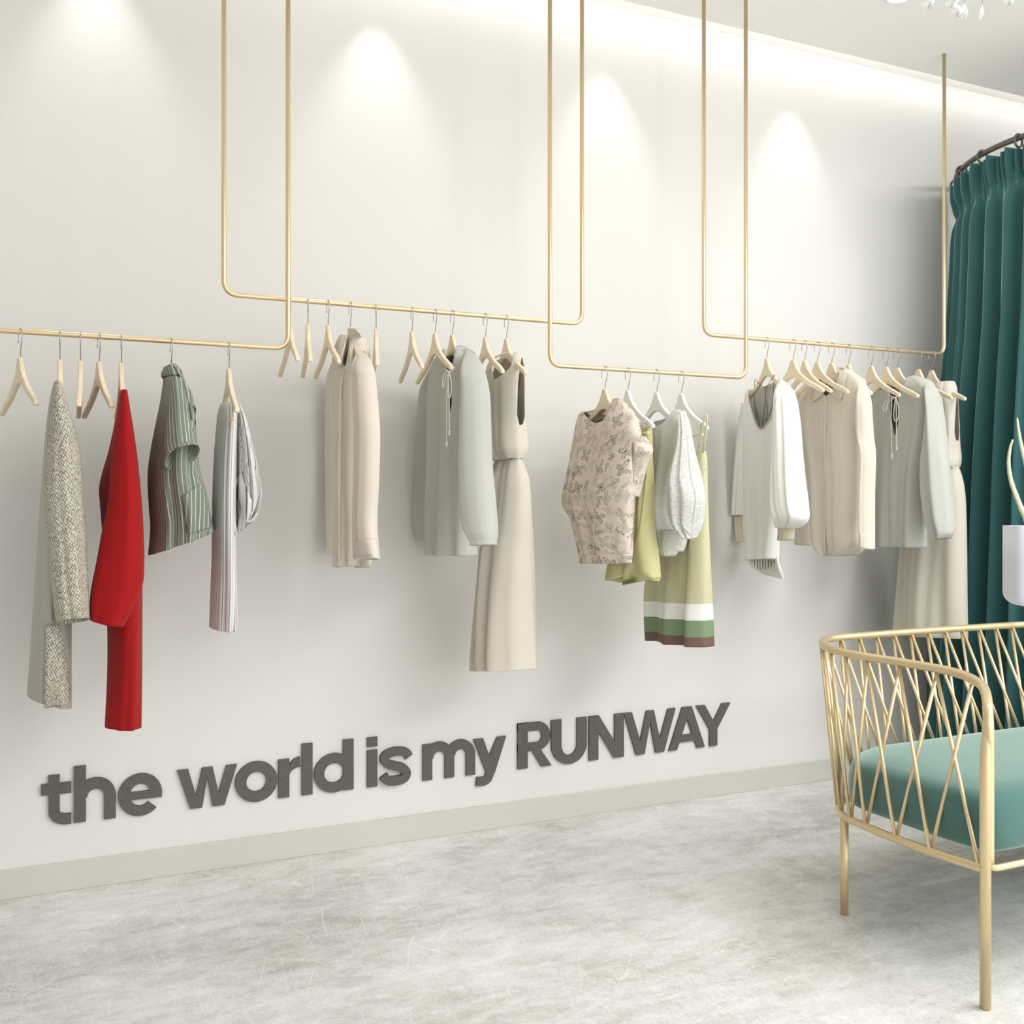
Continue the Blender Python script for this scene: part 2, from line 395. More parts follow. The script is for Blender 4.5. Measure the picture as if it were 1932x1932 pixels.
for a in [
 ('a0', *L1, 38, 73, 'empty beech hanger nearest the left edge of the photo', W, G1, 10),
 ('a1', *L1, 113, 118, 'beech hanger seen edge on, holding the grey tweed coat', W, G1),
 ('a2', *L1, 152, 152.5, 'empty beech hanger seen exactly edge on, between tweed coat and red coat', W, G1),
 ('a3', *L1, 187, 215, 'empty beech hanger with open arms just left of the red coat', W, G1, 10),
 ('a4', *L1, 229, 236, 'beech hanger seen edge on, holding the red coat', W, G1),
 ('a5', *L1, 323, 344, 'beech hanger mostly hidden inside the green striped shirt', W, G1),
 ('a6', *L1, 432, 451, 'beech hanger with a trouser bar holding the pinstriped trousers', 'woodbar', G1),
 ('b0', *L2, 547, 565, 'empty beech hanger half behind the corner of the low left rail', W, G2),
 ('b1', *L2, 581, 589, 'empty narrow looking beech hanger, second from left on the second rail', W, G2),
 ('b2', *L2, 619, 643, 'empty beech hanger overlapping the collar of the narrow beige shirt', W, G2),
 ('b3', *L2, 661, 689, 'beech hanger inside the collar of the narrow beige shirt', W, G2),
 ('b4', *L2, 709.6, 715, 'empty beech hanger just right of the narrow beige shirt, arm behind its sleeve', W, G2),
 ('b5', *L2, 777.5, 800, 'empty beech hanger left of the pair before the left sage sweater', W, G2),
 ('b6', *L2, 821, 856, 'empty beech hanger whose arm crosses the left sage sweater neckline', W, G2),
 ('b7', *L2, 853.5, 893, 'beech hanger holding the left sage sweater', W, G2),
 ('b8', *L2, 916, 952, 'empty beech hanger between the left sage sweater and its taupe dress', W, G2),
 ('b9', *L2, 955.5, 995, 'beech hanger holding the left taupe dress', W, G2),
 ('c0', *L1, 1141, 1197, 'beech hanger holding the moth print top', W, G3),
 ('c1', *L1, 1184.6, 1236, 'white hanger with bar behind the moth print top, holding the lime skirt', 'white', G3),
 ('c2', *L1, 1239, 1292, 'white hanger with bar holding the white open knit top', 'white', G3),
 ('c3', *L1, 1285.6, 1338, 'white hanger with bar holding the colour block dress by its straps', 'white', G3),
 ('d0', *L2, 1447, 1484, 'beech hanger holding the white blouse with deep scoop neck', W, G4),
 ('d1', *L2, 1496, 1556, 'first empty beech hanger right of the white blouse', W, G4),
 ('d2', *L2, 1518, 1571, 'second empty beech hanger right of the white blouse', W, G4),
 ('d3', *L2, 1542, 1603, 'third empty beech hanger right of the white blouse, crossing the wide shirt collar', W, G4),
 ('d4', *L2, 1569, 1630, 'beech hanger inside the wide beige shirt', W, G4),
 ('d5', *L2, 1601, 1647, 'empty beech hanger at the right shoulder of the wide beige shirt', W, G4),
 ('d6', *L2, 1644, 1700, 'empty beech hanger crossing the neckline of the right sage sweater', W, G4),
 ('d7', *L2, 1672, 1735, 'empty beech hanger just left of the one holding the right sage sweater', W, G4),
 ('d8', *L2, 1693, 1765, 'beech hanger holding the right sage sweater', W, G4),
 ('d9', *L2, 1733, 1799, 'empty beech hanger between the right sage sweater and right taupe dress', W, G4),
 ('d10', *L2, 1758, 1824, 'beech hanger holding the right taupe dress, last before the curtain', W, G4)]:
    hanger(*a)

# ------------------------------------------------------------------ garments
def sgnpow(x, p): return math.copysign(abs(x) ** p, x)
class Garment:
    """cloth on a hanger: tubes of cloth whose front-view outline lies in a vertical plane through the hanger"""
    def __init__(s, name, key, label, cat, wallplane=False, group=None, dz=0, alpha=None):
        s0, t, al = HANG[key]
        s.p0 = Vector((s0, -t, 0)); s.al = PI / 2 if wallplane else (al if alpha is None else alpha)
        s.e = edir(s.al); n = Vector((-s.e.y, s.e.x, 0))
        s.n = n if n.dot(CAM - s.p0) > 0 else -n
        s.root = empty(name, (s0, -t, (ZL if t == T_LO else ZU) - .1)); tag(s.root, label, cat, group)
        s.bvh = []
    def pt(s, u, v, off=0):
        r = ray(u, v); p = s.p0 + s.n * off
        k = (p - CAM).dot(s.n) / r.dot(s.n); return CAM + r * k
    def loft(s, name, rows, mat, off=0, folds=(0, .006, 5), seed=1, cuts=(), e=1.0, N=88, step=.009, solid=.0018, parent=None, wrinkle=.0, label=None, comp=True, ruffle=0, flat_top=0, scallop=0):
        """rows: (uL,vL,uR,vR,T[,dip[,tilt[,off]]])"""
        rnd = random.Random(seed)
        R = []
        for r in rows:
            r = tuple(r) + (0,) * (8 - len(r))
            o = off + r[7]
            a, b = s.pt(r[0], r[1], o), s.pt(r[2], r[3], o)
            c = (a + b) / 2; h = (b - a) / 2
            vd = (c - CAM); vd.z = 0; vd.normalize()
            sb = abs(vd.dot(s.n)); cb = abs(vd.dot(s.e)); T = r[4]
            if comp:
                k2 = h.length ** 2 - (T * cb / max(sb, .05)) ** 2
                k = max(.4, math.sqrt(max(k2, 0)) / max(h.length, 1e-5)); h = h * k
            R.append((c.x, c.y, c.z, h.x, h.y, h.z, T, r[5], r[6]))
        tot = sum((Vector(R[i][:3]) - Vector(R[i + 1][:3])).length for i in range(len(R) - 1))
        dense = []
        for i in range(len(R) - 1):
            P = [R[max(0, i - 1)], R[i], R[i + 1], R[min(len(R) - 1, i + 2)]]
            L = (Vector(R[i][:3]) - Vector(R[i + 1][:3])).length; n = max(2, int(L / step))
            for k in range(n):
                t = k / n; a, b, c, d = P
                dense.append(tuple(.5 * (2 * b[j] + (c[j] - a[j]) * t + (2 * a[j] - 5 * b[j] + 4 * c[j] - d[j]) * t * t + (3 * b[j] - a[j] - 3 * c[j] + d[j]) * t ** 3) for j in range(9)))
        dense.append(R[-1])
        at, ab, K = folds
        ph = [rnd.uniform(0, 6.28) for _ in range(8)]; kk = [K * rnd.uniform(.75, 1.3) for _ in range(4)]; sl = [rnd.uniform(-1.5, 1.5) for _ in range(4)]
        V = []; UV = []; ln = 0; prev = None; refw = None
        for i, d in enumerate(dense):
            C = Vector(d[:3]); h = Vector(d[3:6]); T = max(d[6], .002); dip = d[7]; tilt = d[8]
            if prev is not None: ln += (C - prev).length
            prev = C; f = i / (len(dense) - 1)
            amp = at + (ab - at) * f ** .8
            ring = []
            for k in range(N):
                th = 2 * PI * k / N; co, si = sgnpow(math.cos(th), e), sgnpow(math.sin(th), e)
                x = co
                w = 0
                for q in range(3):
                    w += math.sin(kk[q] * (q + 1) * .7 * x * 2.2 + ph[q] + (3 if si < 0 else 0) + sl[q] * ln * 3) / (q + 1.0)
                edge = max(0, 1 - abs(co) ** 6)
                disp = amp * w * edge * (1 if abs(si) > .02 else .3)
                if wrinkle: disp += wrinkle * math.sin(ln * 55 + 7 * x + ph[4] + 2 * math.sin(x * 5 + ph[5])) * math.sin(3 * x + ph[6] + ln * 9) * edge
                p = C + h * co + s.n * (si * T + disp)
                p.z += tilt * si - (dip * max(0, math.sin(th)) ** 1.3 if dip > 0 else 0)
                if scallop and f > .9: p.z += scallop * math.sin(kk[0] * x * 2 + ph[1]) * (f - .9) * 10
                if ruffle and f > .6: p += Vector((rnd.uniform(-1, 1), rnd.uniform(-1, 1), rnd.uniform(-1, 1))) * ruffle * (f - .6) / .4
                ring.append(p)
            V += ring
            # arc length from the front centre
            acc = [0.0]
            for k in range(1, N + 1): acc.append(acc[-1] + (ring[k % N] - ring[k - 1]).length)
            c0 = acc[N // 4]
            for k in range(N): UV.append((acc[k] - c0, ln))
        Fc = []; m = len(dense)
        for i in range(m - 1):
            for k in range(N):
                l = (k + 1) % N; Fc.append((i * N + k, (i + 1) * N + k, (i + 1) * N + l, i * N + l))
        # orient outward
        if h.cross(s.n).z > 0: Fc = [q[::-1] for q in Fc]
        # seam vertex duplication for UV at k=0 wrap is at the side edge, harmless for fine patterns
        o = mk(name, V, Fc, mat, parent or s.root, uvs=UV, solid=0)
        if cuts: s.cut(o, cuts)
        if solid:
            md = o.modifiers.new('thickness', 'SOLIDIFY'); md.thickness = solid; md.offset = -1
        if label: o['label'] = label
        s.addbvh(o); return o
    def wpos(s, o):
        b = Vector((0, 0, 0)); q = o
        while q is not None: b = b + q.location; q = q.parent
        return b
    def addbvh(s, o):
        b = s.wpos(o); me = o.data
        s.bvh.append(BVHTree.FromPolygons([v.co + b for v in me.vertices], [tuple(p.vertices) for p in me.polygons]))
    def cut(s, o, polys, front=True):
        b = s.wpos(o); bm = bmesh.new(); bm.from_mesh(o.data)
        for poly in polys:
            mo = getattr(s, 'midoff', 0)
            if isinstance(poly[0], (int, float)): mo, poly = poly[0], poly[1:]
            s._mo = mo
            # convex polygons in picture coordinates, anticlockwise or not
            c = (sum(p[0] for p in poly) / len(poly), sum(p[1] for p in poly) / len(poly))
            x0, x1 = min(p[0] for p in poly) - 6, max(p[0] for p in poly) + 6; y0, y1 = min(p[1] for p in poly) - 6, max(p[1] for p in poly) + 6
            def sel():
                r = []
                for f in bm.faces:
                    cc = f.calc_center_median() + b; u, v = proj(cc)
                    if x0 < u < x1 and y0 < v < y1:
                        # front layer only
                        if (cc - s.p0).dot(s.n) > s._mid(cc, o): r.append(f)
                return r
            planes = []
            for i in range(len(poly)):
                p, q = poly[i], poly[(i + 1) % len(poly)]
                nn = ray(*p).cross(ray(*q)).normalized()
                if nn.dot(ray(*c)) < 0: nn = -nn
                planes.append(nn)
            fs = sel()
            for nn in planes:
                g = set(fs)
                for f in fs: g.update(f.edges); g.update(f.verts)
                bmesh.ops.bisect_plane(bm, geom=list(g), plane_co=CAM - b, plane_no=nn, dist=1e-6)
                fs = sel()
            dead = [f for f in fs if all((f.calc_center_median() + b - CAM).dot(nn) > 0 for nn in planes)]
            bmesh.ops.delete(bm, geom=dead, context='FACES')
        bm.to_mesh(o.data); bm.free(); o.data.update()
    def _mid(s, cc, o): return s._mo
    def hit(s, u, v, lift, fallback_off=0):
        d = ray(u, v).normalized(); best = None
        for b in s.bvh:
            h = b.ray_cast(CAM, d)
            if h[0] is not None and (best is None or h[3] < best[3]): best = h
        if best is None: return s.pt(u, v, fallback_off), False
        return best[0] - d * lift, True
    def patch(s, name, rows, mat, lift=.002, nu=10, nv=None, solid=.0015, fb=0.03, label=None, parent=None, smoothdepth=True, dense=6, puff=0):
        rows = cr(rows, dense); V = []; UV = []; dep = []
        for i, r in enumerate(rows):
            for k in range(nu + 1):
                t = k / nu; u = r[0] + (r[2] - r[0]) * t; v = r[1] + (r[3] - r[1]) * t
                p, ok = s.hit(u, v, lift, fb); dep.append([u, v, (p - CAM).dot(FW), ok])
        n = len(rows); w = nu + 1
        # carry the depth of the cloth beneath on to points that stick out past it
        for i in range(n):
            ks = [k for k in range(w) if dep[i * w + k][3]]
            for k in range(w):
                if not dep[i * w + k][3] and ks:
                    j = min(ks, key=lambda q: abs(q - k)); dep[i * w + k][2] = dep[i * w + j][2]
        Z = [d[2] for d in dep]
        for _ in range(4 if smoothdepth else 0):
            Z2 = Z[:]
            for i in range(n):
                for k in range(w):
                    nb = [Z[a * w + b_] for a, b_ in ((i - 1, k), (i + 1, k), (i, k - 1), (i, k + 1)) if 0 <= a < n and 0 <= b_ < w]
                    Z2[i * w + k] = min(Z[i * w + k], (Z[i * w + k] + sum(nb) / len(nb)) / 2)
            Z = Z2
        for i in range(n):
            for k in range(w):
                z = Z[i * w + k] - puff * math.sin(PI * k / nu) * math.sin(PI * i / max(1, n - 1))
                V.append(atdepth(dep[i * w + k][0], dep[i * w + k][1], z)); UV.append((k / nu * .05, i / n * .1))
        base = V[0]
        UV = [((p - base).dot(s.e), -(p.z - base.z)) for p in V]
        Fc = [(i * w + k, (i + 1) * w + k, (i + 1) * w + k + 1, i * w + k + 1) for i in range(n - 1) for k in range(nu)]
        o = mk(name, V, Fc, mat, parent or s.root, uvs=UV, solid=0)
        md = o.modifiers.new('thickness', 'SOLIDIFY'); md.thickness = solid; md.offset = 0
        if label: o['label'] = label
        return o
    def cord(s, name, pts, r, mat, lift=.003, n=6, parent=None, label=None, fb=.03, plane=None):
        P = []
        for q in cr(pts, n): P.append(s.pt(q[0], q[1], plane) if plane is not None else s.hit(q[0], q[1], lift, fb)[0])
        for _ in range(3):
            P = [P[0]] + [(P[i - 1] + P[i] * 2 + P[i + 1]) / 4 for i in range(1, len(P) - 1)] + [P[-1]]
        V, Fc = tube_geo(P, r, 8); o = mk(name, V, Fc, mat, parent or s.root)
        if label: o['label'] = label
        return o
    def button(s, u, v, r=.004):
        c, _ = s.hit(u, v, .003); d = (CAM - c).normalized(); V = []; N = 12
        a = d.cross(UP).normalized(); b = a.cross(d)
        for zz, rr in ((0, r), (.0018, r), (.0024, r * .8)):
            for k in range(N): A = 2 * PI * k / N; V.append(c + d * zz + (a * math.cos(A) + b * math.sin(A)) * rr)
        Fc = [(i * N + k, i * N + (k + 1) % N, (i + 1) * N + (k + 1) % N, (i + 1) * N + k) for i in range(2) for k in range(N)] + [tuple(2 * N + k for k in range(N))]
        return mk('button', V, Fc, M['cord'], s.root)

# ---- low left rail
g = Garment('tweed_coat', 'a1', 'long grey beige coarse tweed coat seen side on, hung at far left', 'coat', True)
g.loft('coat_body', [(103, 722, 112, 722, .05), (97, 745, 117, 745, .1), (91, 781, 122, 781, .17), (84, 848, 130, 848, .2), (77, 943, 133, 943, .2), (67, 1091, 134, 1091, .19), (57, 1242, 134, 1242, .14), (52, 1310, 134.5, 1334, .08)], M['tweed_plain'], folds=(0, .006, 3), seed=3)
g.loft('sleeve', [(103.5, 723, 114.5, 723, .03), (97, 757, 125, 757, .05), (89, 840, 149, 840, .06), (84, 930, 156.5, 930, .065), (89, 1000, 160.5, 1000, .065), (95, 1078, 164.5, 1078, .065), (103, 1150, 168, 1150, .06), (108, 1175, 169, 1168, .055, 0, .012)], M['tweed'], off=.21, folds=(0, .004, 3), seed=4)
g.patch('front_panel', [(85, 1180, 112, 1180), (85, 1242, 125, 1242), (83, 1300, 133, 1300), (84, 1336, 129, 1330)], M['tweed'], lift=.012, nu=14, puff=.008)
g = Garment('red_coat', 'a4', 'long bright red wool coat seen side on, second garment from left', 'coat', True)
g.loft('coat_body', [(227, 741, 238, 741, .05), (221, 776, 243, 776, .12), (207, 843, 250, 843, .18), (193, 893, 256, 893, .2), (187.5, 921, 260, 921, .2), (188.5, 943, 262, 943, .2), (193, 1000, 265, 1000, .2), (199, 1100, 267, 1100, .19), (203, 1190, 267, 1190, .18), (203, 1275, 267, 1275, .12), (198.5, 1371, 266, 1371, .055)], M['red'], folds=(0, .005, 2.4), seed=6)
g.loft('sleeve', [(228, 737, 239, 737, .03), (223, 776, 245, 776, .05), (216, 815, 251.5, 815, .06), (210, 880, 260, 880, .07), (203, 955, 267, 955, .07), (193, 1005, 270, 1010, .07), (184, 1055, 271, 1060, .065), (172, 1118, 266, 1110, .06), (170, 1168, 233, 1180, .05, 0, -.004)], M['red'], off=.2, folds=(0, .004, 2.2), seed=8)
g = Garment('striped_shirt', 'a5', 'short sleeved green shirt with white stripes and a patch pocket', 'shirt', True)
g.loft('shirt_body', [(310, 708, 343, 708, .05), (306, 735, 352, 730, .13), (301, 762, 362, 757, .2), (288, 826, 369, 826, .21), (279, 890, 375, 885, .2), (281, 957, 389, 935, .18), (284, 994, 397, 977, .16), (280, 1048, 402, 1003, .14, 0, .006)], M['green_stripe'], folds=(.002, .013, 5), seed=11, wrinkle=.0015)
g.loft('sleeve', [(318, 712, 342, 714, .03), (319, 757, 349, 752, .04), (315, 804, 358, 797, .045), (312, 848, 369, 836, .055), (312, 872, 376, 852, .06, 0, .034)], M['green_stripe'], off=.225, folds=(.001, .005, 3), seed=12)
g.loft('collar', [(309, 694, 330, 688, .05, 0, 0), (305, 704, 340, 698, .058), (306, 712, 346, 712, .062)], M['green_stripe'], off=.01, folds=(.002, .003, 3), seed=13, step=.003)
g.patch('collar_lapel', [(328, 690, 342, 698), (338, 706, 348, 716), (348, 728, 357, 738), (353, 745, 364, 757), (357, 762, 371, 777), (362, 790, 370, 805)], M['green_stripe'], lift=.008, fb=.12)
g.patch('pocket', [(343, 938, 376, 914), (346, 955, 387, 940), (350, 985, 395, 970), (354, 1008, 398, 995)], M['green_stripe'], lift=.007, nu=14, puff=.006)
g = Garment('pinstriped_trousers', 'a6', 'white trousers with thin dark pinstripes folded over a hanger bar', 'trousers', True)
g.loft('trouser_leg', [(418, 762, 444, 762, .01), (414, 766, 446, 765, .08), (409.5, 792, 446, 790, .12), (404, 860, 445, 860, .12), (401, 943, 443.5, 943, .12), (400, 1055, 445, 1055, .11), (398, 1108, 447, 1108, .11), (395.5, 1184, 447, 1187, .1)], M['pin_stripe'], off=-.02, folds=(.002, .006, 5), seed=21)
g.loft('waist', [(440, 763, 452, 764, .03), (441, 790, 461, 788, .07), (442, 850, 476, 847, .09), (443, 900, 487, 900, .09), (444, 950, 492, 935, .08), (445, 985, 484, 966, .06), (445, 1006, 470, 985, .03)], M['pin_stripe'], off=.0, folds=(.004, .016, 6), seed=22, wrinkle=.004, ruffle=.0)
g.patch('waist_tie', [(444, 900, 455, 893), (447, 930, 468, 930), (455, 960, 478, 955), (446, 990, 466, 985), (443, 1010, 450, 1004)], M['pin_stripe'], lift=.012, nu=8, puff=.01)
g.cord('drawstring', [(463, 975), (470, 985), (480, 975), (486, 968), (478, 982)], .003, M['white'], lift=.012)

# ---- high second rail
def beige_shirt(key, label, body, sl_n, sl_f, cr_l, cr_r, cuts, placket, cuff_n, cuff_f, btn, T, seed, hem_back=None):
    g = Garment('button_shirt', key, label, 'shirt', group='pair of beige linen shirts')
    b = g.loft('shirt_body', body, M['shirt'], folds=(.001, .010, 4), seed=seed, cuts=cuts, e=.85, wrinkle=.0008)
    g.loft('sleeve', sl_f, M['shirt'], off=-.012, folds=(.001, .003, 2.5), seed=seed + 1)
    r0 = sl_n[0]; sl_n = [r0[:4] + (.006, 0, 0, -.035)] + sl_n[1:]
    g.loft('sleeve', sl_n, M['shirt'], off=.014, folds=(.001, .004, 2.5), seed=seed + 2)
    if hem_back: g.loft('back_hem', hem_back, M['shirt'], off=-.03, folds=(.001, .002, 2), seed=seed + 3)
    g.patch('collar', cr_r, M['shirt'], lift=.012, fb=.03, solid=.003)
    g.patch('collar', cr_l, M['shirt'], lift=.011, fb=.03, solid=.003)
    g.patch('placket', placket, M['shirt'], lift=.006, nu=5, solid=.003, smoothdepth=False)
    g.patch('cuff', cuff_n, M['shirt'], lift=.003, nu=12)
    if cuff_f: g.patch('cuff', cuff_f, M['shirt'], lift=.003, nu=8)
    if btn: g.button(*btn)
    return g
beige_shirt('b3', 'narrow looking beige linen shirt turned sideways on the second rail', 
    [(648, 634, 679, 632, .035, .0), (641, 655, 686, 652, .05), (634, 690, 692, 675, .055), (630, 722, 696, 715, .055), (631, 800, 697, 800, .055), (632, 900, 693, 900, .055), (634, 985, 692, 985, .05), (635, 1071, 690, 1066, .05)],
    [(676, 655, 690, 668, .02), (674, 690, 697, 690, .03), (676, 722, 702, 722, .034), (675, 770, 708, 768, .036), (677, 819, 711, 819, .036), (675, 903, 710, 903, .035), (670, 987, 709, 987, .033), (669, 1056, 716, 1053, .03, 0, .003)],
    [(628, 683, 640, 690, .015), (621.5, 722, 638, 722, .025), (621, 791, 637, 791, .028), (619, 847, 637, 847, .028), (620, 931, 637, 931, .026), (623, 1001, 637, 1001, .026), (626, 1046, 636, 1046, .024)],
    [(646, 634, 656, 634), (640, 650, 648, 655), (636, 668, 643, 684), (635, 684, 644, 694)],
    [(661, 619, 671, 620), (659, 640, 682, 636), (659, 665, 668, 640), (660, 688, 665, 670), (660, 696, 661.5, 704)],
    [[(655, 634), (645, 660), (642, 690), (646, 695.5), (653, 689), (659, 650), (661, 632)]],
    [(645.5, 698, 650, 698), (638, 736, 645, 736), (636, 819, 644, 819), (635, 959, 642, 959), (635, 1071, 641, 1071)],
    [(669.5, 1018, 711, 1016), (669.5, 1056, 715, 1052)], None, (706, 1031), .05, 31,
    hem_back=[(668, 1040, 701, 1040, .02), (669, 1058, 702, 1058, .02), (672, 1072, 697, 1071, .015)])
def knit(key, label, body, sl_n, sl_f, cuts, ties, beads, collar, seed):
    g = Garment('knit_sweater', key, label, 'sweater', group='pair of sage knit sweaters')
    g.loft('sweater_body', body, M['knit'], folds=(.002, .012, 4), seed=seed, cuts=cuts, e=.9)
    g.loft('sleeve', sl_f, M['knit'], off=-.015, folds=(.001, .005, 2.5), seed=seed + 1)
    r0 = sl_n[0]; sl_n = [r0[:4] + (.006, 0, 0, -.04)] + sl_n[1:]
    g.loft('sleeve', sl_n, M['knit'], off=.02, folds=(.001, .007, 2.5), seed=seed + 2)
    tc = [g.cord('tie_cord', t, .0017, M['cord'], plane=.088) for t in ties]
    for q, (u, v) in enumerate(beads): g.cord('cord_tip', [(u, v), (u, v + 5), (u, v + 10)], .0032, M['cord'], plane=.088, parent=tc[2 + q])
    return g
knit('b7', 'sage grey knit sweater with white neck ties on the second rail',
    [(842, 662, 874, 648, .035, .01), (832, 676, 888, 655, .05), (818, 694, 897, 668, .058), (811, 720, 900, 700, .06), (808, 780, 900, 770, .06), (811, 880, 898, 880, .062), (812, 960, 895, 960, .062), (814, 1046, 892, 1050, .06)],
    [(880, 655, 896, 668, .02), (878, 690, 903, 696, .035), (879, 740, 911.5, 736, .045), (874, 800, 917, 795, .048), (870, 870, 922, 870, .05), (870, 931, 929, 931, .052), (874, 985, 935, 990, .05), (884, 1012, 934, 1008, .042), (893, 1024, 929, 1018, .034), (895, 1032, 929, 1026, .034)],
    [(818, 690, 832, 690, .02), (802, 730, 822, 730, .035), (798, 764, 820, 764, .04), (796, 819, 820, 819, .042), (792, 903, 819, 903, .044), (789, 959, 818, 959, .045), (788, 998, 817, 998, .042), (792, 1012, 815, 1013, .035), (793, 1019, 814, 1022, .035)],
    [[(840, 662), (842, 690), (848, 694), (855, 684), (862, 650), (850, 648)], [(843, 690), (848.5, 783), (853, 762), (852.5, 730), (851, 690)]],
    [[(842, 697), (849, 703), (857, 693)], [(848, 700), (842, 702), (836, 712), (834.5, 728), (838, 730), (840, 715), (848, 700)], [(846, 700), (843, 740), (843, 790), (843, 833)], [(847, 700), (847.5, 750), (848, 811)], [(848, 700), (851, 722), (850.5, 745), (847, 752), (845, 738), (847, 715), (848, 700)]],
    [(843, 832), (848, 811)], None, 41)
def draped_dress(key, label, bod, skirt, cuts, arm, seed):
    g = Garment('sleeveless_dress', key, label, 'dress', group='pair of taupe dresses')
    g.loft('skirt', skirt, M['dress'], folds=(.004, .018, 5), seed=seed + 1, off=-.005)
    g.loft('bodice', bod, M['dress'], folds=(.002, .010, 4), seed=seed, cuts=cuts, wrinkle=.001)
    for a in arm: g.cord('armhole_edge', a, .0016, M['dress'], lift=.002)
    w = bod[-1]
    g.cord('waist_seam', [(w[0] + 1, w[1] + 1), ((w[0] + w[2]) / 2, (w[1] + w[3]) / 2 + 2), (w[2] - 1, w[3] + 1)], .004, M['dress'], lift=.002)
    return g
draped_dress('b9', 'tall sleeveless taupe dress on the second rail, gathered at the waist',
    [(930, 681, 976, 662, .03, .0), (924, 690, 987, 674, .045), (918, 712, 991, 700, .055), (917, 745, 991, 745, .055), (919, 791, 991, 786, .055), (922, 830, 994, 822, .058), (925, 858, 994, 845, .055), (933, 871, 984, 860, .035), (938, 873, 981, 863, .025)],
    [(936, 870, 981, 861, .025), (930, 890, 991, 885, .045), (925, 920, 1000, 912, .06), (918, 980, 1002, 980, .07), (912, 1035, 1003, 1040, .08), (906, 1140, 1004, 1145, .09), (903.5, 1240, 1006.5, 1250, .1), (904, 1262, 1007.5, 1266, .1)],
    [[(930, 678), (929, 700), (932, 716), (934, 716), (950, 706), (964, 692), (971, 660)], [-.03, (983, 676), (977, 720), (975, 784), (980, 803), (986, 800), (989.5, 786), (990, 700), (985, 676)]],
    [[(984, 680), (979, 720), (976, 784), (980.5, 802), (986.5, 798)]], 51)

# ---- low third rail
g = Garment('print_top', 'c0', 'short sleeved cream top printed with grey moths, on the third rail', 'top')
g.midoff = 0
g.loft('top_body', [(1099, 778, 1170, 752, .03, .0), (1092, 786, 1184, 762, .045), (1087, 800, 1200, 783, .055), (1083, 820, 1206, 802, .06), (1079, 842, 1210, 823, .06), (1076, 858, 1202, 836, .058), (1069, 895, 1200, 890, .065), (1061, 948, 1198, 942, .07), (1079, 978, 1196, 982, .065), (1086, 1005, 1195, 1010, .06), (1093, 1034, 1195, 1034, .055), (1099, 1063, 1192, 1063, .052)], M['moth'], folds=(.003, .009, 4), seed=61, cuts=[[(1098, 777), (1112, 793), (1124, 799), (1137, 795), (1150, 775), (1164, 752), (1130, 745), (1098, 760)]])
g.loft('cowl_neck', [(1097, 777, 1172, 750, .03), (1101, 784, 1172, 762, .034), (1110, 793, 1166, 780, .034)], M['moth'], off=.012, folds=(.001, .002, 2), seed=62, step=.003, cuts=[[(1097, 776), (1109, 789), (1120, 795), (1133, 790), (1146, 772), (1160, 748), (1130, 740), (1097, 755)]])
g.loft('sleeve', [(1192, 824, 1212, 823, .03), (1196, 838, 1224, 838, .035), (1197, 851, 1230.5, 851, .035), (1197, 872, 1219, 872, .03), (1198, 905, 1208, 905, .02), (1198, 937, 1202, 937, .01)], M['moth'], off=-.035, folds=(.001, .003, 2), seed=63)
g.patch('sleeve_slit_shade', [(1192, 836, 1197, 834), (1194, 870, 1197, 868), (1195, 910, 1196.5, 910)], M['shirt_shade'], lift=.004)  # dark strip laid on the cloth as the shade in the sleeve opening
g.patch('hem_band', [(1097, 1046, 1192, 1046), (1099, 1063, 1192, 1063)], M['moth'], lift=.004, nu=24)
g = Garment('wrap_skirt', 'c1', 'lime green satin skirt half hidden behind the moth print top', 'skirt')
g.loft('skirt_body', [(1186, 806, 1229, 806, .02), (1184, 830, 1231, 830, .03), (1178, 880, 1232, 880, .04), (1170, 950, 1235, 950, .055), (1160, 1010, 1240, 1010, .065), (1150, 1055, 1244, 1050, .07), (1143, 1092, 1247, 1092, .07, 0, .012)], M['yellow'], folds=(.003, .02, 4), seed=71, scallop=.012)
g.patch('wrap_edge', [(1222, 850, 1231, 850), (1218, 900, 1234, 900), (1205, 1000, 1238, 1000), (1180, 1060, 1244, 1050), (1174, 1104, 1247, 1090)], M['yellow'], lift=.006, nu=12)
g = Garment('open_knit_top', 'c2', 'white open knit top with a puffed fluffy sleeve, on the third rail', 'top')
g.loft('top_body', [(1214, 800, 1282, 772, .03, .0), (1213, 812, 1290, 790, .045), (1213, 850, 1292, 840, .05), (1217, 900, 1284, 900, .055), (1224, 960, 1284, 960, .06), (1236, 1020, 1290, 1010, .06), (1246, 1042, 1284, 1040, .04)], M['lace'], folds=(.002, .009, 5), seed=81, cuts=[[(1214, 800), (1232, 806), (1250, 800), (1262, 785), (1276, 766), (1230, 760)]])
g.loft('sleeve', [(1281, 772, 1290, 778, .012), (1284, 806, 1298, 804, .02), (1281, 845, 1303, 845, .03), (1268, 900, 1316, 897, .055), (1262, 940, 1328, 940, .06), (1273, 985, 1319, 988, .05), (1288, 1006, 1309, 1010, .025), (1295, 1014, 1305, 1018, .012)], M['fluff'], off=.02, folds=(.003, .009, 4), seed=82)
g.loft('lower_body', [(1235, 1000, 1292, 998, .04), (1240, 1022, 1290, 1012, .045), (1248, 1040, 1278, 1036, .035), (1258, 1048, 1269, 1050, .02)], M['fluff'], off=.01, folds=(.002, .004, 4), seed=83)
g.patch('sleeve_cord', [(1278, 985, 1282, 983), (1290, 997, 1293, 995), (1302, 1008, 1305, 1006)], M['fluff'], lift=.004)
g = Garment('strap_dress', 'c3', 'pale olive strap dress with white, green and brown hem bands', 'dress')
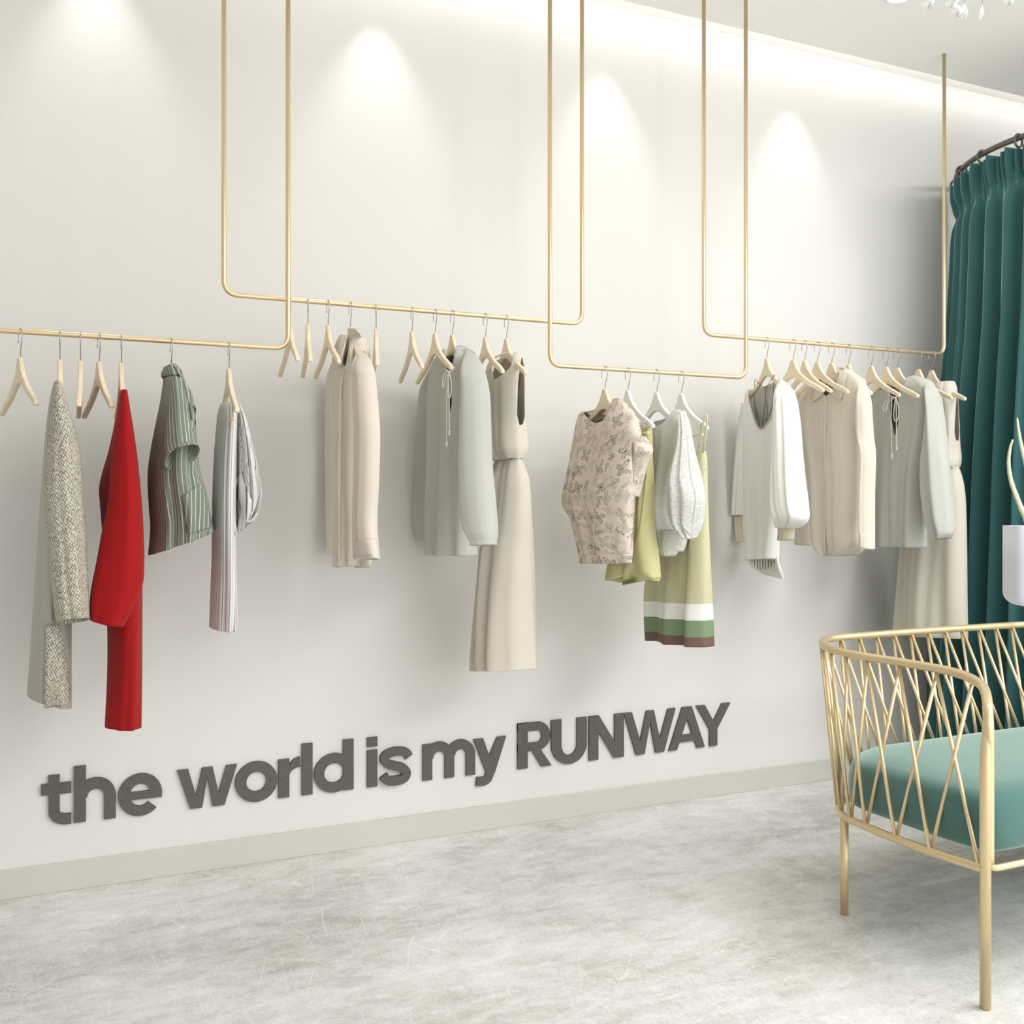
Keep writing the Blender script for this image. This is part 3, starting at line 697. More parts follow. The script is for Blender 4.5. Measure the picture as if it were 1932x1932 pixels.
g.loft('dress_body', [(1268, 862, 1331, 850, .03), (1262, 874, 1334, 868, .04), (1254, 920, 1334.5, 915, .045), (1245, 980, 1335.5, 980, .05), (1234, 1050, 1337, 1050, .055), (1226, 1106, 1338, 1112, .06), (1226.5, 1156, 1338.5, 1168, .065), (1229, 1203, 1339, 1223, .065)], M['band'], folds=(.002, .020, 4.4), seed=91)
g.patch('bodice_flap', [(1315, 857, 1328, 851), (1314, 875, 1333, 866), (1316, 896, 1334, 882)], M['band_plain'], lift=.008)
g.cord('shoulder_strap', [(1331, 782), (1326, 800), (1321, 830), (1316, 860)], .0032, M['band_plain'], fb=.03)
g.cord('shoulder_strap', [(1333, 781), (1334, 795), (1331, 825), (1327, 853)], .0032, M['band_plain'], fb=.02)

# ---- high right rail
g = Garment('scoop_blouse', 'd0', 'white blouse with deep scoop neck, wide sleeve and beige cuff', 'blouse')
SC = [(1409, 734), (1412, 752), (1420, 781), (1427, 800), (1434, 810), (1441, 808), (1452, 792), (1461, 765), (1467, 737), (1471, 712), (1440, 700), (1412, 715)]
g.loft('blouse_body', [(1409, 736, 1473, 711, .03), (1405, 752, 1482, 728, .045), (1403, 790, 1485, 776, .05), (1401.5, 860, 1483, 860, .05), (1402, 930, 1478, 930, .055), (1403, 990, 1472, 990, .055), (1407, 1040, 1468, 1035, .055), (1407, 1060, 1466, 1052, .055)], M['white'], folds=(.002, .010, 4), seed=101, cuts=[SC], label='white silk front')
g.loft('sleeve', [(1470, 714, 1480, 722, .006, 0, 0, -.04), (1472, 745, 1489, 742, .035), (1473, 790, 1496, 788, .045), (1472, 850, 1502, 846, .05), (1470, 900, 1508, 898, .055), (1468, 950, 1518, 948, .06), (1468, 978, 1526, 976, .055), (1474, 990, 1510, 993, .04), (1474, 993, 1498, 998, .03)], M['white'], off=.03, folds=(.002, .010, 3), seed=102)
g.loft('knit_cuff', [(1469, 988, 1499, 996, .03), (1470, 1005, 1496, 1008, .028), (1470.5, 1019, 1493, 1020, .028)], M['rib'], off=.03, folds=(0, .002, 6), seed=103, label='beige knitted cuff')
g.loft('sleeve', [(1404, 760, 1412, 760, .02), (1400, 820, 1408, 820, .03), (1395, 900, 1405, 900, .035), (1391, 972, 1402, 972, .035)], M['white'], off=-.02, seed=104)
g.loft('knit_cuff', [(1391.5, 970, 1399, 970, .025), (1394, 1000, 1400, 1000, .022), (1395.5, 1022, 1402, 1023, .02)], M['rib'], off=-.02, seed=105, label='beige knitted cuff')
g.loft('back_hem', [(1410, 1030, 1468, 1030, .02), (1411, 1056, 1470, 1062, .02), (1420, 1070, 1476, 1083, .015), (1445, 1084, 1478, 1092, .006)], M['white'], off=-.045, folds=(0, .003, 3), seed=106)
for k in range(9):
    x = 1418 + k * 5.2; yt = 1056 + 1.5 * math.sin(k); yb = 1058 + 18 * math.sin(PI * (k + .5) / 9) ** .8
    g.cord('lace_fringe', [(x, yt), (x + .5, (yt + yb) / 2), (x + .8, yb)], .0018, M['brown'], lift=.006)
g.cord('neck_piping', [(1408.5, 737), (1412, 752), (1419.5, 781), (1427, 801), (1434, 811), (1441, 809), (1452.5, 793), (1461.5, 766), (1467.5, 738), (1471.5, 713)], .0022, M['rib'], lift=.003)
for P_ in ([(1424, 716), (1423, 740), (1424, 765), (1428, 790)], [(1461, 706), (1459, 740), (1457, 765), (1452, 785)], [(1424, 716), (1434, 726), (1444, 732), (1453, 720), (1461, 706)], [(1444, 732), (1444, 752), (1441, 780), (1438, 803)], [(1425, 768), (1431, 790), (1433, 803)], [(1446, 755), (1448, 775), (1445, 795)]):
    g.cord('beaded_string', P_, .0011, M['brown'], lift=.006, fb=.01)
beige_shirt('d4', 'wide beige linen shirt with pointed collar facing the room on the right rail',
    [(1545, 716, 1597, 694, .03, .0), (1532, 724, 1612, 702, .045), (1516, 742, 1630, 722, .05), (1508, 765, 1632, 755, .05), (1512, 818, 1624, 818, .052), (1523, 880, 1627, 870, .054), (1528, 940, 1626, 935, .055), (1530, 1000, 1623, 1000, .055), (1537, 1035, 1622, 1030, .052), (1556, 1049, 1602, 1048, .045)],
    [(1616, 706, 1632, 716, .02), (1616, 750, 1641, 752, .03), (1613, 790, 1645, 790, .034), (1616, 825, 1647, 825, .035), (1625, 860, 1648, 860, .032), (1623, 930, 1646, 930, .032), (1621, 1000, 1647, 1002, .032), (1620, 1035, 1648, 1037, .03)],
    [(1514, 733, 1526, 735, .02), (1499, 750, 1520, 757, .03), (1497, 803, 1520, 805, .034), (1502, 860, 1525, 860, .034), (1510, 929, 1531, 929, .034), (1503, 990, 1531, 990, .034), (1500, 1026, 1530, 1030, .03)],
    [(1543, 722, 1549, 722), (1538, 735, 1549, 738), (1534, 748, 1553, 743), (1532, 759, 1536, 757)],
    [(1580, 692, 1592, 694), (1580, 710, 1598, 706), (1578, 730, 1594, 718), (1566, 742, 1590, 738), (1583, 754, 1586, 755)],
    [[(1542, 722), (1549, 737), (1558, 748), (1568, 741), (1578, 722), (1584, 700), (1570, 688), (1546, 700)]],
    [(1556, 749, 1560, 749), (1553.5, 860, 1557.5, 860), (1553, 960, 1557, 960), (1554, 1047, 1558, 1049)],
    [(1620, 1007, 1646, 1008), (1620, 1034, 1647, 1037)], [(1503, 1000, 1529, 1002), (1500.5, 1026, 1529, 1030)], None, .05, 111,
    hem_back=[(1594, 1020, 1630, 1020, .02), (1594, 1040, 1629, 1038, .02), (1598, 1049, 1616, 1046, .01)])
knit('d8', 'sage grey knit sweater with white neck ties on the right rail',
    [(1672, 722, 1727, 708, .03, .01), (1660, 727, 1746, 714, .045), (1648, 736, 1762, 724, .055), (1643, 760, 1762, 755, .058), (1642, 820, 1756, 820, .06), (1644, 900, 1746, 900, .062), (1646, 970, 1745, 970, .062), (1647, 1031, 1744, 1033, .06)],
    [(1742, 712, 1758, 721, .02), (1745, 740, 1769, 740, .035), (1748, 776, 1777, 776, .045), (1743, 830, 1785, 831, .05), (1738, 875, 1790, 880, .052), (1739, 929, 1795, 929, .055), (1746, 980, 1798, 982, .05), (1755, 1003, 1797, 1005, .04), (1761, 1015, 1793, 1010, .034), (1763, 1019, 1791, 1014, .034)],
    [(1650, 737, 1662, 738, .02), (1643, 770, 1654, 770, .03), (1640, 830, 1654, 830, .03), (1638, 930, 1652, 930, .03), (1640, 1000, 1652, 1000, .03)],
    [[(1672, 721), (1678, 738), (1688, 744), (1699, 737), (1713, 706), (1690, 700)], [(1679, 738), (1679, 775), (1688, 822), (1695, 800), (1696, 760), (1692, 738)]],
    [[(1676, 745), (1688, 750), (1700, 744)], [(1690, 749), (1678, 752), (1668, 762), (1667, 774), (1672, 775), (1675, 760), (1690, 749)], [(1682, 750), (1681, 800), (1683, 857)], [(1691, 750), (1691, 790), (1692, 840)], [(1690, 750), (1696, 770), (1694, 792), (1688, 794), (1686, 780), (1690, 750)]],
    [(1683, 856), (1692, 839)], None, 121)
draped_dress('d10', 'tall sleeveless taupe dress on the right rail, in front of teal curtain',
    [(1768, 724, 1800, 718, .03, .0), (1764, 734, 1806, 729, .045), (1762, 765, 1809, 760, .05), (1764, 810, 1811, 810, .05), (1772, 850, 1812, 850, .05), (1780, 872, 1811, 868, .04), (1787, 882, 1806, 881, .025)],
    [(1784, 880, 1807, 880, .02), (1765, 900, 1815, 902, .045), (1740, 930, 1820, 935, .06), (1715, 985, 1822.5, 990, .075), (1700, 1035, 1824, 1040, .085), (1695, 1119, 1826, 1119, .095), (1692, 1185, 1829, 1195, .1), (1692, 1190, 1829, 1206, .1)],
    [[-.03, (1804, 733), (1802, 780), (1800, 812), (1803, 830), (1808, 832), (1810, 815), (1808.5, 760), (1807, 735)]],
    [[(1804, 733), (1802, 780), (1800, 812), (1803, 830), (1808, 832)]], 131)

# ------------------------------------------------------------------ wall lettering
BZ, XH, AS, CPH = .2175, .136, .184, .179
def sx_(u): return onwall(u, 1450, 0).x
def prism(poly, d=.014, y0=0):
    n = len(poly); area = sum(poly[i][0] * poly[(i + 1) % n][1] - poly[(i + 1) % n][0] * poly[i][1] for i in range(n))
    if area < 0: poly = poly[::-1]
    V = [(x, -y0, z) for x, z in poly] + [(x, -d, z) for x, z in poly]
    Fc = [tuple(range(n))[::-1] if False else tuple(range(n)), tuple(range(2 * n - 1, n - 1, -1))]
    Fc = [tuple(range(n)), tuple(n + i for i in range(n))[::-1]] + [(i, n + i, n + (i + 1) % n, (i + 1) % n) for i in range(n)]
    Fc = [f[::-1] for f in Fc]
    return V, Fc
def rect(x0, z0, x1, z1): return [[(x0, z0), (x1, z0), (x1, z1), (x0, z1)]]
def arc(cx, cz, rx, rz, w, a0, a1, wz=None, n=28):
    wz = wz or w; out = []
    pts = []
    for k in range(n + 1):
        A = math.radians(a0 + (a1 - a0) * k / n); pts.append((A,))
    q = []
    for k in range(n):
        A, B = pts[k][0], pts[k + 1][0]
        q.append([(cx + rx * math.cos(A), cz + rz * math.sin(A)), (cx + rx * math.cos(B), cz + rz * math.sin(B)),
                  (cx + (rx - w) * math.cos(B), cz + (rz - wz) * math.sin(B)), (cx + (rx - w) * math.cos(A), cz + (rz - wz) * math.sin(A))])
    return q
def strip(outer, inner):   # closed band polygon as quads
    return [[outer[i], outer[i + 1], inner[i + 1], inner[i]] for i in range(len(outer) - 1)]
def arcpoly(cx, cz, rx, rz, w, a0, a1, wz=None, n=28):
    """one polygon for an arc band"""
    wz = wz or w; o = []; i_ = []
    for k in range(n + 1):
        A = math.radians(a0 + (a1 - a0) * k / n)
        o.append((cx + rx * math.cos(A), cz + rz * math.sin(A))); i_.append((cx + (rx - w) * math.cos(A), cz + (rz - wz) * math.sin(A)))
    return [o + i_[::-1]]
def letter(name, label, polys, cat='wall letter', parts=None):
    org = (polys[0][0][0], 0, BZ)
    def build(nm, ps, parent=None, origin=None):
        G = []
        for k, p in enumerate(ps):
            G.append(prism(p, .0100 + .00012 * k, -.001))
        V, Fc = merge(G); return mk(nm, V, Fc, M['letters'], parent, smooth=False, origin=origin)
    if parts:
        r = empty(name, org)
        for nm, ps in parts: build(nm, ps, r)
    else: r = build(name, polys, origin=org)
    tag(r, label, cat, 'letters of the wall slogan'); return r
sw = .0375          # stem width
def stem(u, w=sw): return sx_(u), sx_(u) + w
L_ = lambda ch, wd: 'dark grey raised letter ' + ch + ' in the word ' + wd + ', on the white wall'
# t
a = sx_(91.5); ap = sx_(112.8); c0 = sx_(77.6); c1 = sx_(134.3)
fr = .045
letter('letter_t', L_('t', 'the'), rect(a, BZ + fr, ap, BZ + .163) + rect(c0, BZ + XH - .036, c1, BZ + XH) + arcpoly(a + fr + .008, BZ + fr - .001, fr + .008, fr, ap - a, 180, 270, .035) + rect(a + fr + .007, BZ - .001, c1, BZ + .034))
def hump(x0, x1, w, top=XH, inner=None):      # arch from x0 to x1 with right leg
    r = (x1 - x0) / 2; cz = BZ + top - r * .98
    return arcpoly(x0 + r, cz, r, r * 1.0 + .001, w, 0, 180, .037) + rect(x1 - w, BZ, x1, cz + .0005)
a = sx_(139.2); b = sx_(218.4); w = sx_(162) - a
letter('letter_h', L_('h', 'the'), rect(a, BZ, a + w, BZ + AS) + hump(a + .004, b, w, XH + .003))
def ringp(x0, x1, z0, z1, w, wz=None): 
    return arcpoly((x0 + x1) / 2, (z0 + z1) / 2, (x1 - x0) / 2, (z1 - z0) / 2, w, 0, 360, wz, 64)
a, b = sx_(222.6), sx_(305.7); cx, cz = (a + b) / 2, BZ + XH / 2; rx = (b - a) / 2; rz = XH / 2 + .003
letter('letter_e', L_('e', 'the'), arcpoly(cx, cz, rx, rz, .037, -12 + 10, 322 - 5, .034, 56) + rect(a + .03, cz - .015, b - .001, cz + .011))
def wshape(x0, x1, zt, w, ow=None):
    W_ = x1 - x0; h = zt - BZ; wt = w
    # five-vertex w: outer strokes and two inner strokes
    b1 = x0 + W_ * .30; b2 = x0 + W_ * .70; m = (x0 + x1) / 2
    return [[(x0, zt), (x0 + wt, zt), (b1 + wt * .08, BZ + h * .30), (b1 + wt * .62, BZ), (b1 - wt * .48, BZ)],
            [(b1 + wt * .62, BZ), (b1 + wt * .05, BZ + h * .30), (m - wt * .48, zt), (m + wt * .0, zt), (m, BZ + h * .75)],
            [(b2 - wt * .62, BZ), (b2 - wt * .05, BZ + h * .30), (m + wt * .48, zt), (m - wt * .0, zt), (m, BZ + h * .75)],
            [(x1, zt), (x1 - wt, zt), (b2 - wt * .08, BZ + h * .30), (b2 - wt * .62, BZ), (b2 + wt * .48, BZ)]]
letter('letter_w', L_('w', 'world'), wshape(sx_(333.8), sx_(446.5), BZ + XH, .036))
a, b = sx_(443), sx_(522.5)
letter('letter_o', L_('o', 'world'), ringp(a, b, BZ - .003, BZ + XH + .003, .038, .037))
a, ap, b = sx_(524.6), sx_(545), sx_(565.5)
letter('letter_r', L_('r', 'world'), rect(a, BZ, ap, BZ + XH) + [[(ap - .004, BZ + XH - .062)] + [(b + .003 - (b + .003 - ap) * math.cos(math.radians(q)), BZ + XH - .062 + .03 * math.sin(math.radians(q))) for q in range(0, 91, 10)] + [(b, BZ + XH - .031), (b, BZ + XH + .003)] + [(b - (b - ap) * math.sin(math.radians(q)), BZ + XH - .03 + .033 * math.cos(math.radians(q))) for q in range(10, 91, 10)]])
letter('letter_l', L_('l', 'world'), rect(sx_(568.6), BZ, sx_(588.7), BZ + AS))
a, ap, b = sx_(591.5), sx_(646.4), sx_(666)
letter('letter_d', L_('d', 'world'), rect(ap, BZ, b, BZ + AS) + ringp(a, a + .146, BZ - .003, BZ + XH + .003, .037, .036))
a, b = sx_(691.8), sx_(710.8)
letter('letter_i', L_('i', 'is'), rect(a, BZ, b, BZ + XH), parts=[('letter_stem', rect(a, BZ, b, BZ + XH)), ('letter_dot', rect(a, BZ + .148, b, BZ + .183))])
# s : band along a centre line
def band(cl, w):
    P = [Vector((x, z)) for x, z in cr(cl, 8)]; o = []; i_ = []
    for k, p in enumerate(P):
        t = (P[min(k + 1, len(P) - 1)] - P[max(k - 1, 0)]).normalized(); n = Vector((-t.y, t.x)) * w / 2
        o.append(tuple(p + n)); i_.append(tuple(p - n))
    return strip(o, i_)
a, b = sx_(713.5), sx_(773.4); W_ = b - a; h = .0345 / 2
letter('letter_s', L_('s', 'is'), band([(b - .006, BZ + XH - .040), (b - .022, BZ + XH - .020), (a + W_ * .5, BZ + XH - h + .003), (a + .027, BZ + XH - .024), (a + .022, BZ + XH - .043), (a + .040, BZ + .077), (a + W_ * .52, BZ + .068), (b - .032, BZ + .058), (b - .018, BZ + .038), (b - .03, BZ + .019), (a + W_ * .48, BZ + h - .003), (a + .030, BZ + .020), (a + .017, BZ + .038)], .033))
a, w = sx_(796.3), .0375; m1 = sx_(855.4); m2 = sx_(894.9)
letter('letter_m', L_('m', 'my'), rect(a, BZ, a + w, BZ + XH) + hump(a + .004, m1, w, XH + .003) + hump(m1 - w + .003, m2, w, XH + .003))
a, b = sx_(892), sx_(953.3); ft = sx_(904)
letter('letter_y', L_('y', 'my'), [[(a, BZ + XH), (a + .04, BZ + XH), ((a + b) / 2 + .004, BZ + .048), ((a + b) / 2 - .014, BZ - .004)],
        [(b, BZ + XH), (b - .038, BZ + XH), (a + .048, BZ + .028), (a + .062, BZ - .012), (a + .088, BZ - .004)]] + band([(a + .071, BZ + .004), (a + .058, BZ - .022), (a + .038, BZ - .0295), (a + .012, BZ - .0275)], .034))
a, b = sx_(975.1), sx_(1039); w = sx_(994) - a; bw = sx_(1036.5)
rz2 = (CPH - .071) / 2 + .0
letter('letter_R', L_('R', 'RUNWAY'), rect(a, BZ, a + w, BZ + CPH) + rect(a, BZ + CPH - .034, bw - rz2 + .004, BZ + CPH) + rect(a, BZ + .066, bw - rz2 + .004, BZ + .099) + arcpoly(bw - rz2 - .001, BZ + CPH - (CPH - .066) / 2, rz2 + .001, (CPH - .066) / 2, .038, -90, 90, .034)
       + [[(a + .060, BZ + .07), (a + .098, BZ + .072), (b, BZ), (b - .046, BZ)]])
a, b = sx_(1038.5), sx_(1105.3); w = sx_(902 * .352 + 740) - a; r = (b - a) / 2
letter('letter_U', L_('U', 'RUNWAY'), rect(a, BZ + r - .003, a + w, BZ + CPH) + rect(b - w, BZ + r - .003, b, BZ + CPH) + arcpoly(a + r, BZ + r - .003, r, r, w, 180, 360, .036))
a, b = sx_(1109.6), sx_(1175)
letter('letter_N', L_('N', 'RUNWAY'), rect(a, BZ, a + w * .95, BZ + CPH) + rect(b - w * .95, BZ, b, BZ + CPH) + [[(a, BZ + CPH), (a + w * 1.02, BZ + CPH), (b, BZ), (b - w * 1.02, BZ)]])
letter('letter_W', L_('W', 'RUNWAY'), wshape(sx_(1175.7), sx_(1272.5), BZ + CPH, .037))
a, b = sx_(1260), sx_(1327.8); mA = (a + b) / 2
letter('letter_A', L_('A', 'RUNWAY'), [[(a, BZ), (a + .040, BZ), (mA + .006, BZ + CPH - .035), (mA, BZ + CPH), (mA - .024, BZ + CPH)], [(b, BZ), (b - .040, BZ), (mA - .006, BZ + CPH - .035), (mA, BZ + CPH), (mA + .024, BZ + CPH)],
        [(a + .03, BZ + .032), (b - .03, BZ + .032), (b - .04, BZ + .062), (a + .04, BZ + .062)]])
a, b = sx_(1312), sx_(1375.6); mA = (a + b) / 2; w2 = .0195
letter('letter_Y', L_('Y', 'RUNWAY'), rect(mA - w2, BZ, mA + w2, BZ + .082) + [[(a, BZ + CPH), (a + .043, BZ + CPH), (mA + .005, BZ + .098), (mA + w2, BZ + .078), (mA - w2, BZ + .072)], [(b, BZ + CPH), (b - .043, BZ + CPH), (mA - .005, BZ + .098), (mA - w2, BZ + .078), (mA + w2, BZ + .072)]])

# ------------------------------------------------------------------ curtain on its curved rod
CC = Vector((4.385, -.60, 0)); CR_ = .685; ZR = 2.8
def cpt(A, r, z): return Vector((CC.x + r * math.cos(A), CC.y - r * math.sin(A), z))   # A=pi faces left, pi/2 faces the room
A0 = PI + math.asin(.60 / CR_) - .004      # where the rod meets the wall on the left
A1 = -math.asin(.60 / CR_) + .004
rod = [cpt(A0 + (A1 - A0) * k / 90, CR_, ZR) for k in range(91)]
ro = mk('curtain_rod', *tube_geo(rod, .0125, 16), M['iron'], origin=rod[45]); tag(ro, 'dark grey curved curtain rod fixed to the white wall', 'curtain rod')
ROD_PX = [(1817, 0), (1852, 0), (1919, 0)]
cu = empty('velvet_curtain', (CC.x - .6, CC.y, 0)); tag(cu, 'teal velvet curtain with pinched pleats hanging from a curved rod', 'curtain')
cA0 = PI + .95; cA1 = PI * .30; NP = 21; NS = NP * 26; NZ = 150; zt, zb = 2.765, .015
V = []; Fc = []; UV = []
rnd = random.Random(5); pj = [rnd.uniform(-.25, .25) for _ in range(NP + 2)]; pa = [rnd.uniform(.75, 1.25) for _ in range(NP + 2)]
def sstep(a, b, x): x = max(0, min(1, (x - a) / (b - a))); return x * x * (3 - 2 * x)
for j in range(NZ + 1):
    f = (j / NZ) ** 1.15; z = zt + (zb - zt) * f; d = zt - z
    for i in range(NS + 1):
        q = i / NS * NP; k = int(min(q, NP - 1)); fr_ = q - k
        A = cA0 + (cA1 - cA0) * (i / NS)
        ph_ = 2 * PI * (fr_)
        # header: three-finger fold; pinch at .15 m; long folds below
        header = .020 * math.sin(3 * ph_ + .6) * (1 - .8 * sstep(.05, .15, d)) * (1 - sstep(.12, .2, d))
        pinch = math.exp(-((d - .15) / .035) ** 2)
        amp = (.030 * (1 - .6 * pinch) if d < .3 else .030) + .030 * sstep(.3, 1.4, d)
        wv = math.cos(ph_ + pj[k] * (1 - abs(2 * fr_ - 1)) * 2); wv = math.copysign(abs(wv) ** .8, wv)
        body = amp * wv * (pa[k] * (1 - fr_) + pa[k + 1] * fr_) * (.5 + .5 * sstep(.08, .3, d))
        second = .007 * math.sin(2 * ph_ + 1.3 + k + d * .5) * sstep(.2, 1, d)
        flare = .010 * sstep(.15, .7, d) + .09 * max(0, d - .7) / 2.0
        r = CR_ - .01 + header + body + second + flare - .012 * pinch * (1 if abs(fr_ - .5) < .0 else .4)
        P_ = cpt(A, r, z + .008 * math.cos(ph_) * (1 if j == 0 else 0)); P_.y = min(P_.y, -.02 - .01 * math.cos(ph_)); V.append(P_); UV.append((i * .004, d))
for j in range(NZ):
    for i in range(NS):
        a = j * (NS + 1) + i; Fc.append((a, a + 1, a + NS + 2, a + NS + 1))
mk('curtain_cloth', V, Fc, M['velvet'], cu, uvs=UV, solid=.003)
n_ring = 0
for k in range(NP):
    A = cA0 + (cA1 - cA0) * ((k + .5) / NP)
    c = cpt(A, CR_, ZR - .012); t = Vector((-math.sin(A), -math.cos(A), 0)); rad = Vector((math.cos(A), -math.sin(A), 0))
    if k % 2: continue
    ringpts = [c + (rad * math.cos(2 * PI * q / 28) + UP * math.sin(2 * PI * q / 28) * 1.2) * .023 for q in range(28)]
    mk('curtain_ring', *tube_geo(ringpts, .005, 8, closed=True), M['iron'], cu)
    if k > 1: mk('pleat_knot', *tube_geo([cpt(A, CR_ + .012, zt - .147), cpt(A, CR_ + .012, zt - .153)], .006, 8), M['velvet'], cu)

# ------------------------------------------------------------------ love seat
so = empty('loveseat', (2.9, -1.35, 0)); tag(so, 'brass wire loveseat with crossed rods and a teal velvet seat, at lower right', 'sofa')
def Y_(y): return y - D
SC_ = 2.945                                   # centre line of the seat
def mir(p): return Vector((2 * SC_ - p[0], p[1], p[2]))
A_leg = onz(1859, 1903, 0); B_leg = onz(1593, 1725, 0)
ht = .79
top = [onz(u, v, ht) for u, v in ((1788, 1265.5), (1697, 1249), (1629, 1238.5), (1583, 1229.5), (1561, 1222), (1551.5, 1214), (1558, 1206.5), (1580, 1203), (1606, 1201))]
front_top = [Vector((A_leg.x + .012, A_leg.y + .0, .36)), Vector((A_leg.x + .012, A_leg.y, .60)), Vector((A_leg.x + .013, A_leg.y + .002, .715)), onz(1859, 1305, .770), onz(1838, 1283, .786)]
half = front_top + top + [Vector((2.72, Y_(2.745), ht)), Vector((SC_, Y_(2.75), ht))]
full = half + [mir(p) for p in half[::-1][1:]]
tp = [Vector(q) for q in cr([tuple(p) for p in full], 8)]
mk('top_rail', *tube_geo(tp, .0128, 16), M['brass2'], so)
def zr_(yp): return .348 - .081 * (yp - 1.79)
TB = .081
def onseat(u, v):
    r = ray(u, v); k = (.348 + TB * 1.79 - EYE) / (r.z + TB * r.y); return CAM + r * k
rbp = [Vector((A_leg.x, A_leg.y + .006, .348))] + [onseat(u, v) for u, v in ((1765, 1610), (1697, 1585), (1651, 1567), (1619.5, 1553.5), (1594.5, 1542), (1583, 1528))]
q = rbp[-1]; rbp += [Vector((q.x + .07, q.y + .07, zr_(q.y + .07 + D))), Vector((q.x + .17, q.y + .11, zr_(q.y + .11 + D))), Vector((2.6, q.y + .12, zr_(q.y + .12 + D))), Vector((SC_, q.y + .12, zr_(q.y + .12 + D)))]
fullb = rbp + [mir(p) for p in rbp[::-1][1:]]
bp = [Vector(q) for q in cr([tuple(p) for p in fullb], 8)]
mk('seat_ring', *tube_geo(bp, .0115, 14), M['brass2'], so)
fa = Vector((A_leg.x + .014, A_leg.y - .0, .52)); fb_ = Vector((A_leg.x + .014, A_leg.y, .345)); fz = [fa, fb_, mir(fb_), mir(fa)]
mk('front_rail', *tube_geo(fillet(fz, .03, 8), .0085, 12), M['brass2'], so)
for p in (A_leg, mir(A_leg)):
    sg = 1 if p.x < SC_ else -1
    mk('leg', *tube_geo([p, Vector((p.x, p.y, .62)), Vector((p.x + .005 * sg, p.y, .68)), Vector((p.x + .011 * sg, p.y + .001, .73)), Vector((p.x + .013 * sg, p.y + .003, .76))], lambda t: .0136 - max(0, t - .25) * .004, 16), M['brass2'], so)
for p in (B_leg, mir(B_leg)): mk('leg', *tube_geo([p, Vector((p.x, p.y, zr_(p.y + D)))], .0127, 16), M['brass2'], so)
# crossing rods: nodes at measured picture columns on the left side, then evenly round the back
def node(path, u, lo, hi):
    best = min(range(lo, hi), key=lambda i: abs(proj(path[i])[0] - u)); return best
Lt = [0]; Lb = [0]
for i in range(1, len(tp)): Lt.append(Lt[-1] + (tp[i] - tp[i - 1]).length)
for i in range(1, len(bp)): Lb.append(Lb[-1] + (bp[i] - bp[i - 1]).length)
def atlen(path, L, x):
    for i in range(1, len(path)):
        if L[i] >= x: return path[i - 1].lerp(path[i], (x - L[i - 1]) / (L[i] - L[i - 1]))
    return path[-1]
i0 = 8 * 4; tn = []; bn = []
for u in (1833, 1770, 1699, 1639): tn.append(Lt[node(tp, u, i0 - 4, i0 + 8 * 6)])
for u in (1847, 1756, 1690, 1634): bn.append(Lb[node(bp, u, 0, 8 * 6)])
midt, midb = Lt[-1] / 2, Lb[-1] / 2
NR = 11
for k in range(1, NR + 1): tn.append(tn[3] + (midt - tn[3]) * k / NR); bn.append(bn[3] + (midb - bn[3]) * k / NR)
tn = tn + [2 * midt - x for x in tn[::-1][1:]]; bn = bn + [2 * midb - x for x in bn[::-1][1:]]
TP = [atlen(tp, Lt, x) for x in tn]; BP = [atlen(bp, Lb, x) for x in bn]
for k in range(len(TP)):
    for dk, o_ in ((-1, .0035), (1, -.0035)):
        j = k + dk
        if 0 <= j < len(BP):
            a, b = TP[k], BP[j]; out = Vector(((1 if a.x > SC_ else -1) if abs(a.x - SC_) > .55 else 0, 1 if abs(a.x - SC_) <= .6 else 0, 0)) * o_
            mk('crossed_rod', *tube_geo([a + out + UP * -.008, b + out + UP * .006], .0054, 10), M['brass2'], so)
# cushion
inner = []
N = 96
ringpath = [p for p in bp]
def cushion():
    # outline from the seat ring, drawn in a little; closed by the front edge
    pts = [Vector((p.x, p.y, 0)) for p in bp[2:-2]]
    c = Vector((SC_, -1.36, 0)); pts = [Vector((p.x + (1 if p.x < SC_ else -1) * (.032 - .02 * sstep(2.2 - D, 2.48 - D, p.y)) * min(1, abs(p.x - SC_) / .3), p.y - .024 * sstep(2.25 - D, 2.5 - D, p.y), 0)) for p in pts]
    fr = [Vector((pts[-1].x + (pts[0].x - pts[-1].x) * k / 30, pts[0].y - .012 - .012 * math.sin(PI * k / 30), 0)) for k in range(1, 30)]
    loop = pts + fr; n = len(loop)
    # resample evenly
    L = [0]
    for i in range(1, n + 1): L.append(L[-1] + (loop[i % n] - loop[i - 1]).length)
    R = []
    for k in range(200):
        x = L[-1] * k / 200
        for i in range(1, n + 1):
            if L[i] >= x: R.append(loop[i - 1].lerp(loop[i % n], (x - L[i - 1]) / max(1e-9, L[i] - L[i - 1]))); break
    for _ in range(3): R = [(R[i - 1] + R[i] * 2 + R[(i + 1) % 200]) / 4 for i in range(200)]
    V = []; Fc = []
    prof = [(.35, .0), (.06, .0), (.028, .003), (.012, .012), (.006, .03), (.004, .07), (.008, .105), (.018, .128), (.035, .143), (.06, .152), (.12, .160), (.2, .166), (.3, .169)]
    m = 0
    for ins, h in prof:
        for p in R:
            d = c - p; q = p + d * min(.97, ins / .5 * .9 if ins > .1 else ins / d.length)
            z0 = zr_(q.y + D) + .020
            V.append(Vector((q.x, q.y, z0 + h)))
        m += 1
    for i in range(m - 1):
        for k in range(200): Fc.append((i * 200 + k, i * 200 + (k + 1) % 200, (i + 1) * 200 + (k + 1) % 200, (i + 1) * 200 + k))
    Fc.append(tuple(range(200))[::-1]); Fc.append(tuple((m - 1) * 200 + k for k in range(200)))
    mk('seat_cushion', V, Fc, M['seat'], so)
cushion()

